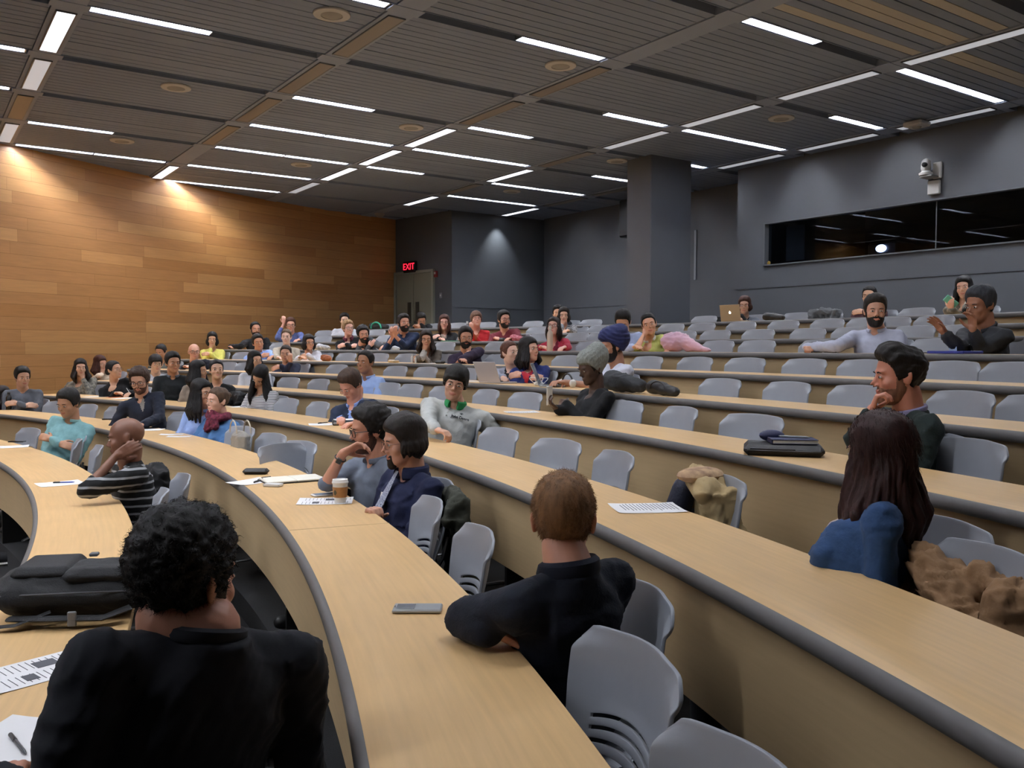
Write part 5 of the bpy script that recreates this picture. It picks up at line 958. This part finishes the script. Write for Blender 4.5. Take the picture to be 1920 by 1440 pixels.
# third desk
paper(2, 183, 744, 'stack of white papers on the third desk before the woman with the pen', w=.22, h=.3, yaw=yaw_px(2, (160, 746), (210, 744)) + math.pi / 2); paper(2, 216, 745, 'orange sheet next to the white papers on the third desk', w=.12, h=.2, m=mat('orange paper', 'd9743c', .8)); paper(2, 232, 747, 'white sheet with scribbles under the pen hand of the woman in black', w=.2, h=.26)
a_, e_, w_, R_ = P_PENW['arms']['L']; m = MB(); m.tube([w_ + R_ @ A3(-.03, .05, .0), w_ + R_ @ A3(-.03, .05, .0) + A3(0, 0, .08) + CR * -.05], .004, 8); o = recenter(mkb('pen', m, WHITE)); tag(o, 'white pen held upright by the woman in black', 'pen')
paper(2, 448, 763, 'white paper near the end of the third desk behind the scarf woman', w=.2, h=.2); paper(2, 606, 796, 'white paper left of the book before the man in the blazer', w=.2, h=.24, yaw=yaw_px(2, (580, 796), (630, 795)) + math.pi / 2); pen(2, 606, 794, 'black pen left of the thick book', yaw=yaw_px(2, (590, 796), (622, 792)))
t = box_thing('book', 'thick dark book with grey page edges before the man in the blazer', 'book', 2, 650, 796, (.24, .17, .035), mat('book cover dark', '24262c', .6), yaw=yaw_px(2, (620, 798), (680, 797)), parts=(('page_block', (0, -.004, .017), (.234, .172, .026), mat('grey page edge', '8d8f95', .8)),)); p = t.location.copy()
t = thing('notepad', 'open white notepad resting on the thick book', 'notepad', (p[0], p[1], p[2] + .037), t.rotation_euler[2] + .2); m = MB(); m.box((0, 0, .004), (.2, .13, .006), bev=.002); mkb('pages', m, PAPER, t); m = MB(); m.box((.0, 0, .0008), (.21, .14, .0016)); mkb('cover', m, NAVYB, t)
paper(2, 1213, 953, 'single typed white sheet on the third desk', w=.216, h=.28, yaw=yaw_px(2, (1150, 943), (1180, 966)) , prn=1)
p = dp(2, 112, 726, .0)
def lump(name, label, cat, pts, m, vox=.012, sm=5, amp=.012, fs=14, seed=0, part='cloth', parent_loc=None, extra=None, flat=None):
    mb = MB()
    for a, b, r1, r2 in pts: mb.capsule(a, b, r1, r2, 12)
    V, F = remesh(mb.V(), mb.f, vox, sm); c = V.mean(0); b = np.array([c[0], c[1], V[:, 2].min()]); d = V - c; d /= np.linalg.norm(d, axis=1)[:, None] + 1e-9; V = V + d * (amp * (folds(V, fs, seed) - .5) + amp * .4 * folds(V, fs * 2.3, seed + 2))[:, None]
    if flat is not None: V[:, 2] = np.maximum(V[:, 2], flat)
    t = thing(name, label, cat, b); mk(part, V - b, F, m, t); return t, b
def fr3(p):
    rd = np.append(unit(p[:2] - C), 0); tg = np.array([-rd[1], rd[0], 0]); 
    if tg @ CR < 0: tg = -tg
    return rd, tg, A3(0, 0, 1)
rd, tg, zz = fr3(p); lump('handbag', 'patterned tan handbag on the third desk beside the curly haired woman', 'bag', [(p - tg * .2 + zz * .06, p + tg * .2 + zz * .05, .06, .05), (p - tg * .05 + zz * .09, p + tg * .12 + zz * .08, .05, .05)], mat('tan pattern', 'b59a78', .9, c2='3a3028', noise=0, scale=24), part='bag_body', flat=ZD[2] + .002)
# fourth desk
paper(3, 979, 773, 'white sheet on the fourth desk left of the woman in the beanie', w=.2, h=.26, yaw=yaw_px(3, (945, 773), (1010, 772)) + math.pi / 2, prn=1)
FY = yaw_px(3, (1395, 845), (1550, 850)); t = box_thing('leather_portfolio', 'black zipped leather portfolio on the fourth desk', 'portfolio', 3, 1468, 851, (.36, .26, .05), BLK, yaw=FY, bev=.02, parts=(('zip', (0, -.128, .026), (.33, .008, .004), mat('zip dark', '303136', .4)), ('inner_papers', (-.05, -.125, .034), (.2, .012, .006), mat('dark grey paper', '3a3b40', .7)))); p = t.location.copy()
ux = np.array([math.cos(FY), math.sin(FY)]); uy = np.array([-math.sin(FY), math.cos(FY)])
def onport(dx, dy): return p[0] + ux[0] * dx + uy[0] * dy, p[1] + ux[1] * dx + uy[1] * dy
x_, y_ = onport(.04, .0); t = thing('notebook', 'navy hardback notebook on top of the black portfolio', 'notebook', (x_, y_, ZD[3] + .053), FY + .15); m = MB(); m.box((0, 0, .003), (.21, .15, .003)); m.box((0, 0, .021), (.21, .15, .003)); m.box((-.104, 0, .012), (.003, .15, .02)); mkb('cover', m, NAVYB, t, smooth=False); m = MB(); m.box((0.002, 0, .012), (.203, .144, .0155)); mkb('page_block', m, mat('cream page', 'e2ded2', .8), t, smooth=False)
x_, y_ = onport(.05, .02); t = thing('pen', 'silver pen lying on the navy notebook', 'pen', (x_, y_, ZD[3] + .081), FY - .15); m = MB(); m.tube([(-.065, 0, 0), (.055, 0, 0), (.07, 0, 0)], [.005, .005, .001], 8); mkb('barrel', m, mat('silver phone', 'a9adb0', .3, metal=.3), t); m = MB(); m.tube([(-.07, 0, 0), (-.06, 0, 0)], .0035, 8); mkb('clicker', m, CHROME, t)
x_, y_ = onport(-.05, .06); t = thing('pouch', 'small navy pouch at the back of the notebook', 'pouch', (x_, y_, ZD[3] + .052), FY); m = MB(); m.ell((0, 0, .028), (.06, .035, .028)); mkb('cloth', m, NAVYB, t)
# phone in the beanie woman's hand
a_, e_, w_, R_ = P_BEANIE['arms']['R']; c = w_ + R_ @ A3(0, .10, -.02) + A3(0, 0, .03); fr_ = frame(A3(0, 0, 1), unit(CAM - c) + P_BEANIE['bf'] * -.9); t = thing('smartphone', 'white phone held up by the woman in the beanie', 'phone', c); m = MB(); m.box((0, 0, 0), (.068, .14, .009), fr_, bev=.003); mkb('body', m, WHITE, t); m = MB(); m.box(fr_[:, 2] * -.0052, (.060, .11, .001), fr_); mkb('screen', m, PHB, t, smooth=False)
a_, e_, w_, R_ = P_PHONEW['arms']['R']; c = w_ + R_ @ A3(0, .09, -.01); t = thing('smartphone', 'turquoise phone in the hand of the top row woman', 'phone', c); fr_ = frame(unit(A3(0, 0, .6) + CR * -.8), unit(CAM - c)); m = MB(); m.box((0, 0, 0), (.075, .15, .012), fr_, bev=.005); mkb('body', m, mat('turquoise case', '6fc0a8', .5), t); m = MB(); m.box(fr_[:, 2] * -.0065, (.062, .13, .001), fr_); mkb('screen', m, PHB, t, smooth=False)
# laptops
ALU = mat('aluminium', 'a9abae', .35, metal=.5); ALG = mat('gold aluminium', 'b3a184', .35, metal=.4); KEYS = mat('keyboard', '2a2b2e', .5)
def laptop(k, px, py, label, m1, turn=0., open_=105, logo=None, s=1.):
    p = dp(k, px, py); y = rad_yaw(p) + math.radians(turn); t = thing('laptop', label, 'laptop', (p[0], p[1], ZD[k] + .001), y)
    m = MB(); m.box((0, 0, .008), (.32 * s, .22 * s, .014), bev=.004); mkb('base', m, m1, t); m = MB()
    for r_ in range(5):
        for c_ in range(13): m.box((-.132 * s + c_ * .022 * s, (.075 - r_ * .022) * s, .0158), (.018 * s, .018 * s, .002))
    mkb('keyboard', m, KEYS, t, smooth=False); a = math.radians(open_); up = A3(0, -math.cos(a), math.sin(a)); nn_ = A3(0, math.sin(a), math.cos(a)); hy = .11 * s
    Rm = np.column_stack([A3(1, 0, 0), up * A3(1, 1, 1), np.cross(A3(1, 0, 0), up)]); cc = A3(0, hy, .014) + up * .105 * s
    m = MB(); m.box(cc, (.32 * s, .21 * s, .007), Rm, bev=.003); mkb('lid', m, m1, t); m = MB(); m.box(cc + Rm[:, 2] * .0042, (.30 * s, .19 * s, .0008), Rm); mkb('screen', m, mat('laptop screen', '30343c', .2, emit=.4), t, smooth=False)
    if logo:
        m = MB(); q = cc - Rm[:, 2] * .0046
        for sg in (-1, 1): m.ell(q + Rm[:, 0] * sg * .006, (.011, .016, .0012), Rm, 16)
        m.ell(q + Rm[:, 1] * .021 + Rm[:, 0] * .003, (.0028, .007, .001), Rm @ rz(-.6), 8); mkb('lid_emblem', m, mat('glowing emblem', 'f4f4f0', .4, emit=1.6), t)
    return t
laptop(4, 934, 712, 'pale open laptop before the woman in the grey hoodie', mat('pale laptop', 'b7b2b4', .4), turn=8, open_=112)
laptop(4, 1036, 723, 'silver open laptop of the man in the turban', ALU, turn=-38, open_=112)
laptop(9, 1380, 604, 'gold coloured open laptop with a glowing emblem in the top row', ALG, turn=2, open_=100, logo=1)
# cables, headphones, bags of the fifth row
p = dp(4, 1010, 716); rd, tg, zz = fr3(p); t = thing('power_adapter', 'white power adapter with tangled cable beside the silver laptop', 'adapter', p); m = MB(); m.box((0, 0, .018), (.07, .07, .03), bev=.008); mkb('brick', m, WHITE, t)
m = MB(); m.tube([A3(.03 * math.cos(a * 3) + .02 * math.sin(a * 5), .09 * math.sin(a) , .012 + .06 * abs(math.sin(a * 2))) for a in np.linspace(0, 6.2, 60)], .0035, 6); mkb('cable', m, WHITE, t)
p = dp(4, 1064, 712); t = thing('headphones', 'black and white headphones on the desk by the laptop', 'headphones', p, rad_yaw(p)); m = MB(); m.tube([(.08 * math.cos(a), .0, .03 + .09 * math.sin(a)) for a in np.linspace(0, math.pi, 16)], .008, 8); mkb('headband', m, BLACKM, t)
for s in (-1, 1): m = MB(); m.ell((s * .08, 0, .038), (.018, .036, .036)); mkb('ear_cup', m, WHITE, t)
p = dp(3, 1180, 762); p2 = oncyl(1185, 722, RN[4] + .05); rd, tg, zz = fr3(p2); b_ = A3(p2[0], p2[1], ZD[4])
p = dp(3, 1185, 745); b_ = onz(1165, 770, ZD[3]); 
bb = oncyl(1180, 728, RN[4] + .10); bb[2] = ZD[4]; rd, tg, zz = fr3(bb); lump('duffel_bag', 'dark grey padded bag lying on the fifth desk behind the beanie', 'bag', [(bb - tg * .22 + zz * .09, bb + tg * .14 + zz * .06, .085, .055)], mat('dark grey nylon', '26282b', .8, noise=.15, bump=.3), part='bag_body', flat=ZD[4] + .002)
bb = oncyl(1245, 735, RN[4] + .10); bb[2] = ZD[4]; rd, tg, zz = fr3(bb); t, b0 = lump('shoulder_bag', 'black flat shoulder bag with a handle on the fifth desk', 'bag', [(bb - tg * .13 + zz * .06, bb + tg * .13 + zz * .035, .055, .035)], BLK, part='bag_body', flat=ZD[4] + .002); m = MB(); m.tube([(bb - b0) + tg * (.09 * math.cos(a)) - rd * .06 + zz * (.05 + .055 * math.sin(a)) for a in np.linspace(0, math.pi, 14)], .006, 8); mkb('handle', m, BLACKM, t)
paper(4, 880, 713, 'white paper on the fifth desk behind the grey sweatshirt man', w=.16, h=.2)
paper(4, 512, 696, 'crumpled white wrapper on the fifth desk behind the striped top woman', w=.12, h=.12, name='paper_wrapper')
# sixth desk
bb = dp(5, 612, 678); rd, tg, zz = fr3(bb); lump('purse', 'brown leather purse on the sixth desk', 'purse', [(bb - tg * .06 + zz * .05, bb + tg * .06 + zz * .04, .05, .045)], mat('tan leather', '8a4a22', .5, noise=.15, bump=.3), vox=.008, part='purse_body', flat=ZD[5] + .002)
p = dp(5, 738, 679); box_thing('snack_box', 'small pale food wrapper on the sixth desk', 'wrapper', 5, 738, 679, (.14, .10, .03), mat('pale wrapper', 'd0b890', .7), bev=.012, parts=(('torn_edge', (.04, 0, .032), (.03, .08, .01), WHITE),))
for px_, lb in ((773, 'taller white tube standing on the sixth desk'), (779.5, 'shorter white tube standing on the sixth desk')): bottle(5, px_, 681, lb, .016, .11 if px_ < 775 else .085, WHITE, mat('lid grey', 'b9bcc0', .5), name='lip_balm_tube')
paper(5, 806, 680, 'white paper before the bearded man in purple', w=.2, h=.2); ell_thing('spectacle_case', 'black case on the sixth desk left of the purple shirt man', 'case', 5, 825, 680, (.16, .07, .04), BLK, rad_yaw(dp(5, 825, 680)))
paper(5, 504, 676, 'white paper on the sixth desk before the sky blue shirt', w=.24, h=.2)
# seventh desk
bb = oncyl(1275, 652, RN[6] + .22); bb[2] = ZD[6]; rd, tg, zz = fr3(bb); lump('pink_coat', 'crumpled pink and lilac coat heaped on the seventh desk', 'coat', [(bb - tg * .14 + zz * .10, bb - tg * .02 + zz * .10, .10, .09), (bb - tg * .02 + zz * .12, bb + tg * .28 + zz * .035, .085, .035), (bb + tg * .1 + zz * .05, bb + tg * .40 + zz * .02, .045, .022)], mat('pink satin', 'b79ab0', .45, c2='cfa0ae', noise=.2, scale=5), amp=.02, flat=ZD[6] + .002)
paper(6, 1215, 656, 'yellow folder on the seventh desk under the elbow of the lime top woman', w=.3, h=.22, m=mat('yellow folder', 'c9b25a', .7), name='folder')
bottle(6, 1031, 660, 'tall beige thermos bottle beside the woman in red', .036, .30, mat('beige thermos', 'bfae9f', .4), mat('pale cap', 'cdc6bc', .4), name='thermos_bottle')
box_thing('smartphone', 'black phone before the white shirted man', 'phone', 6, 1525, 661, (.14, .07, .009), PHB); pen(6, 1556, 661, 'black pen right of the phone on the seventh desk', yaw=rad_yaw(dp(6, 1556, 661)))
box_thing('notebook', 'blue folder before the gesturing man', 'folder', 6, 1790, 663, (.30, .2, .02), mat('royal blue cover', '27348a', .5), parts=(('white_label', (-.1, -.09, .012), (.08, .03, .018), WHITE),)); pen(6, 1733, 664, 'black pen left of the blue folder', yaw=rad_yaw(dp(6, 1733, 664)))
for x_, lb in ((635, 'small white card before the blonde woman'), (690, 'small white card before the man in the charcoal hoodie')): paper(6, x_, 657, lb, w=.1, h=.06, name='name_card')
bb = dp(6, 743, 657); rd, tg, zz = fr3(bb); lump('plastic_wrapper', 'crumpled clear white wrapper before the navy shirt man', 'wrapper', [(bb - tg * .04 + zz * .03, bb + tg * .05 + zz * .02, .035, .025)], mat('pale film', 'b9c0c8', .3), vox=.008, amp=.014, fs=40, part='film', flat=ZD[6] + .001)
bb = dp(6, 608, 657); rd, tg, zz = fr3(bb); lump('checked_scarf', 'white and grey checked scarf heaped on the seventh desk', 'scarf', [(bb - tg * .12 + zz * .05, bb + tg * .1 + zz * .03, .055, .035)], mat('checked white', 'c9ccd2', .9, c2='7d828c', noise=0, scale=30), part='cloth', flat=ZD[6] + .002)
# eighth desk
box_thing('notebook', 'green notebook on the eighth desk', 'notebook', 7, 846, 640, (.26, .19, .015), mat('green cover', '2f6a50', .5), parts=(('page_block', (0, -.004, .0075), (.256, .19, .009), mat('cream page', 'e2ded2', .8)),)); ell_thing('spectacle_case', 'black case before the man in maroon', 'case', 7, 940, 638, (.15, .07, .05), BLK, rad_yaw(dp(7, 940, 638)))
bottle(7, 876, 640, 'clear bottle standing left of the woman in red cardigan', .034, .30, mat('clear plastic', 'b8c4cc', .1, trans=.6), mat('clear cap', 'cfd6da', .3)); bb = dp(7, 967, 640); rd, tg, zz = fr3(bb); lump('red_scarf', 'dark red floral scarf bundled on the eighth desk', 'scarf', [(bb - tg * .05 + zz * .05, bb + tg * .12 + zz * .03, .05, .035)], mat('red floral', '9a2038', .9, c2='c9909a', noise=0, scale=50), part='cloth', flat=ZD[7] + .002)
# top desk
bb = oncyl(709, 614, RN[9] + .3); bb[2] = ZD[9]; rd, tg, zz = fr3(bb); t, b0 = lump('black_backpack', 'black bag with a turquoise strap on the top desk', 'bag', [(bb - tg * .16 + zz * .07, bb + tg * .22 + zz * .05, .07, .05)], CANV, part='bag_body', flat=ZD[9] + .002); m = MB(); m.tube([(bb - b0) - rd * .06 + tg * .13 * math.cos(a) + zz * (.02 + .12 * math.sin(a)) for a in np.linspace(0, math.pi, 14)], .016, 8); mkb('strap', m, mat('turquoise strap', '2f9a80', .6), t)
bb = oncyl(1452, 599, RN[9] + .25); bb[2] = ZD[9]; rd, tg, zz = fr3(bb); t, b0 = lump('black_tote', 'black soft bag on the top desk right of the laptop', 'bag', [(bb - tg * .12 + zz * .06, bb + tg * .12 + zz * .04, .055, .04)], BLK, part='bag_body', flat=ZD[9] + .002)
# ---- coats hung over chair backs
def coat(name, label, cat, k, px, py, m, w=.24, top=.86, low=.5, front=.10, rr=.66, amp=.025, r=.045, az_off=0., hood=0., seed=0, extra=(), part='cloth'):
    c = oncyl(px, py, RN[k] + rr); rd, tg, zz = fr3(c); zf = ZD[k] - HD; c = A3(c[0], c[1], zf); P = []
    for s in np.linspace(-1, 1, 6): P.append((c + tg * s * w * .86 + zz * (top - .03 * s * s) + rd * .0, c + tg * s * w * 1.05 + zz * low + rd * .06, r, r * .9))
    P.append((c - tg * w * .9 + zz * (top - .02), c + tg * w * .9 + zz * (top - .02), r, r)); P.append((c - tg * w * .8 + zz * (top - .02) - rd * .02, c - tg * w * .7 + zz * (top - front) - rd * .06, r, r * .8)); P.append((c + tg * w * .8 + zz * (top - .02) - rd * .02, c + tg * w * .7 + zz * (top - front) - rd * .06, r, r * .8))
    if hood: P.append((c - tg * w * .3 + zz * (top + hood * .4), c + tg * w * .3 + zz * (top + hood * .3), .05, .05))
    for (a, b, r1, r2) in extra: P.append((c + tg * a[0] + rd * a[1] + zz * a[2], c + tg * b[0] + rd * b[1] + zz * b[2], r1, r2))
    return lump(name, label, cat, P, m, vox=.010, sm=4, amp=amp, fs=12, seed=seed, part=part), c, rd, tg
KH = mat('khaki cotton', 'b09a70', .85, noise=.12, scale=12, bump=.2)
(t, b0), c, rd, tg = coat('khaki_coat', 'khaki coat with plaid lining thrown over a chair in the third row', 'coat', 2, 1325, 900, KH, w=.19, top=.80, low=.42, hood=.06, extra=(((.12, -.06, .80), (.20, -.08, .56), .06, .04), ((.0, -.04, .83), (.14, -.1, .80), .06, .05)), seed=1)
m = MB(); m.capsule(c + A3(0, 0, .78) - tg * .08 - rd * .06 - b0, c + A3(0, 0, .60) - tg * .12 - rd * .10 - b0, .055, .06); V, F = remesh(m.V(), m.f, .01, 3); mk('navy_lining', V, F, mat('navy quilt', '1c2236', .7, bump=.4), t)
m = MB(); m.ell(c + A3(0, 0, .855) + tg * .03 - rd * .05 - b0, (.12, .08, .035)); mkb('plaid_lining', m, mat('plaid lining', 'd0b088', .85, c2='8a6a58', noise=0, scale=22), t)
BR = mat('brown canvas', '8a6a4a', .85, noise=.12, scale=10, bump=.25)
coat('brown_jacket', 'brown canvas jacket draped over a chair in the third row at right', 'jacket', 2, 1812, 1065, BR, w=.29, top=.775, low=.38, r=.036, amp=.03, extra=(((.18, -.04, .74), (.24, -.14, .50), .06, .05), ((-.1, -.04, .77), (.1, -.08, .64), .06, .06)), seed=4)
coat('olive_jacket', 'dark olive jacket hanging behind the man with the tie', 'jacket', 1, 850, 950, mat('olive cloth', '33352c', .9, noise=.15), w=.13, top=.80, low=.22, rr=.84, seed=2)
coat('grey_jacket', 'grey jacket over the back of a top row chair', 'jacket', 9, 1547, 592, mat('grey wool', '55585c', .9, noise=.1), w=.22, top=.86, low=.6, rr=.66, seed=3)
coat('black_jacket', 'black jacket over a chair beside the woman looking up in the third row', 'jacket', 2, 446, 742, CANV, w=.16, top=.86, low=.5, rr=.66, seed=5)
coat('black_coat', 'black coat bundled behind the striped sweater man', 'coat', 0, 296, 870, mat('black cloth', '101114', .9, noise=.15), w=.13, top=.80, low=.3, rr=.80, seed=6, r=.06)
c = oncyl(452, 812, RN[1] + .48); rd, tg, zz = fr3(c); c = A3(c[0], c[1], ZD[1] - HD); b0 = c + A3(0, 0, .57); t = thing('handbag', 'tan handbag hanging on a chair behind the scarf woman', 'bag', b0, rad_yaw(c)); m = MB(); m.box((0, 0, .15), (.26, .10, .30), bev=.04); V, F = remesh(m.V(), m.f, .01, 3); V = V + A3(0, 1, 0) * (.01 * folds(V, 20, 2))[:, None]; mk('bag_body', V, F, mat('tan grey leather', '8f8c86', .6, noise=.08), t)
t.rotation_euler = (0, 0, 0); t.rotation_euler[2] = 0.; [setattr(o_, 'rotation_euler', (0, 0, rad_yaw(c))) for o_ in t.children]
for s in (-1, 1): m = MB(); m.tube([c - b0 + A3(0, 0, .85) - tg * (.02 + .02 * s) - rd * (.05 * s) + (tg * -.09 * math.cos(a)) + A3(0, 0, .10 * math.sin(a)) for a in np.linspace(0, math.pi, 14)], .006, 8); mkb('handle', m, mat('cream strap', 'b8ae9c', .6), t)
# sneaker of somebody on the front aisle floor
p = onz(14, 1056, -.13); t = thing('sneaker', 'black sneaker with a pale sole on the floor at left', 'shoe', (p[0], p[1], -.139), math.atan2(CR[1], CR[0]) + .5); m = MB(); m.capsule((-.07, 0, .06), (.09, 0, .045), .05, .04); V, F = remesh(m.V(), m.f, .008, 3); V[:, 2] = np.maximum(V[:, 2], .02); mk('upper', V, F, mat('black canvas', '15161a', .8), t); m = MB(); m.box((.01, 0, .014), (.27, .095, .026), bev=.012); mkb('sole', m, mat('pale sole', 'b5b3ae', .6), t)

# ---- sub-parts sit under the part they belong to
SUB = {'keyboard': 'base', 'screen': 'lid', 'lid_emblem': 'lid', 'printing': 'sheet', 'watch_screen': 'watch_case', 'tube': 'reflector', 'buckle': 'main_bag', 'zip': 'main_bag', 'round_emblem': 'sleeve', 'chest_lettering': 'sweatshirt', 'chest_emblem': 'sweatshirt', 'chest_stitching': 'sweatshirt', 'placket_button': 'sweatshirt',
       'name_badge': 'shirt', 'necktie': 'shirt', 'collar': ('shirt', 'jacket', 'sweater', 'blazer', 'sweatshirt', 'hoodie', 'cardigan'), 'vision_panel': 'leaf', 'door_handle': 'leaf', 'joint_line': 'worktop', 'letters': 'housing', 'diffuser': 'frame', 'cover_window': 'body', 'speaker_slit': 'body', 'elastic_band': 'cover', 'seat_frame': 'seat', 'toggle': 'plate'}
ROOTK = {}
for o in LATER:
    if o.parent is not None: ROOTK.setdefault(o.parent.name, []).append(o)
for pn, ch in list(ROOTK.items()):
    byn = {}
    for o in ch: byn.setdefault(o.name.split('.')[0], o)
    for o in ch:
        tgt = SUB.get(o.name.split('.')[0]); tgt = (tgt,) if isinstance(tgt, str) else tgt or ()
        for q in tgt:
            if q in byn and byn[q] is not o: o.parent = byn[q]; break

# ---------------------------------------------------------------- link everything in one go
for o in LATER: col.objects.link(o)
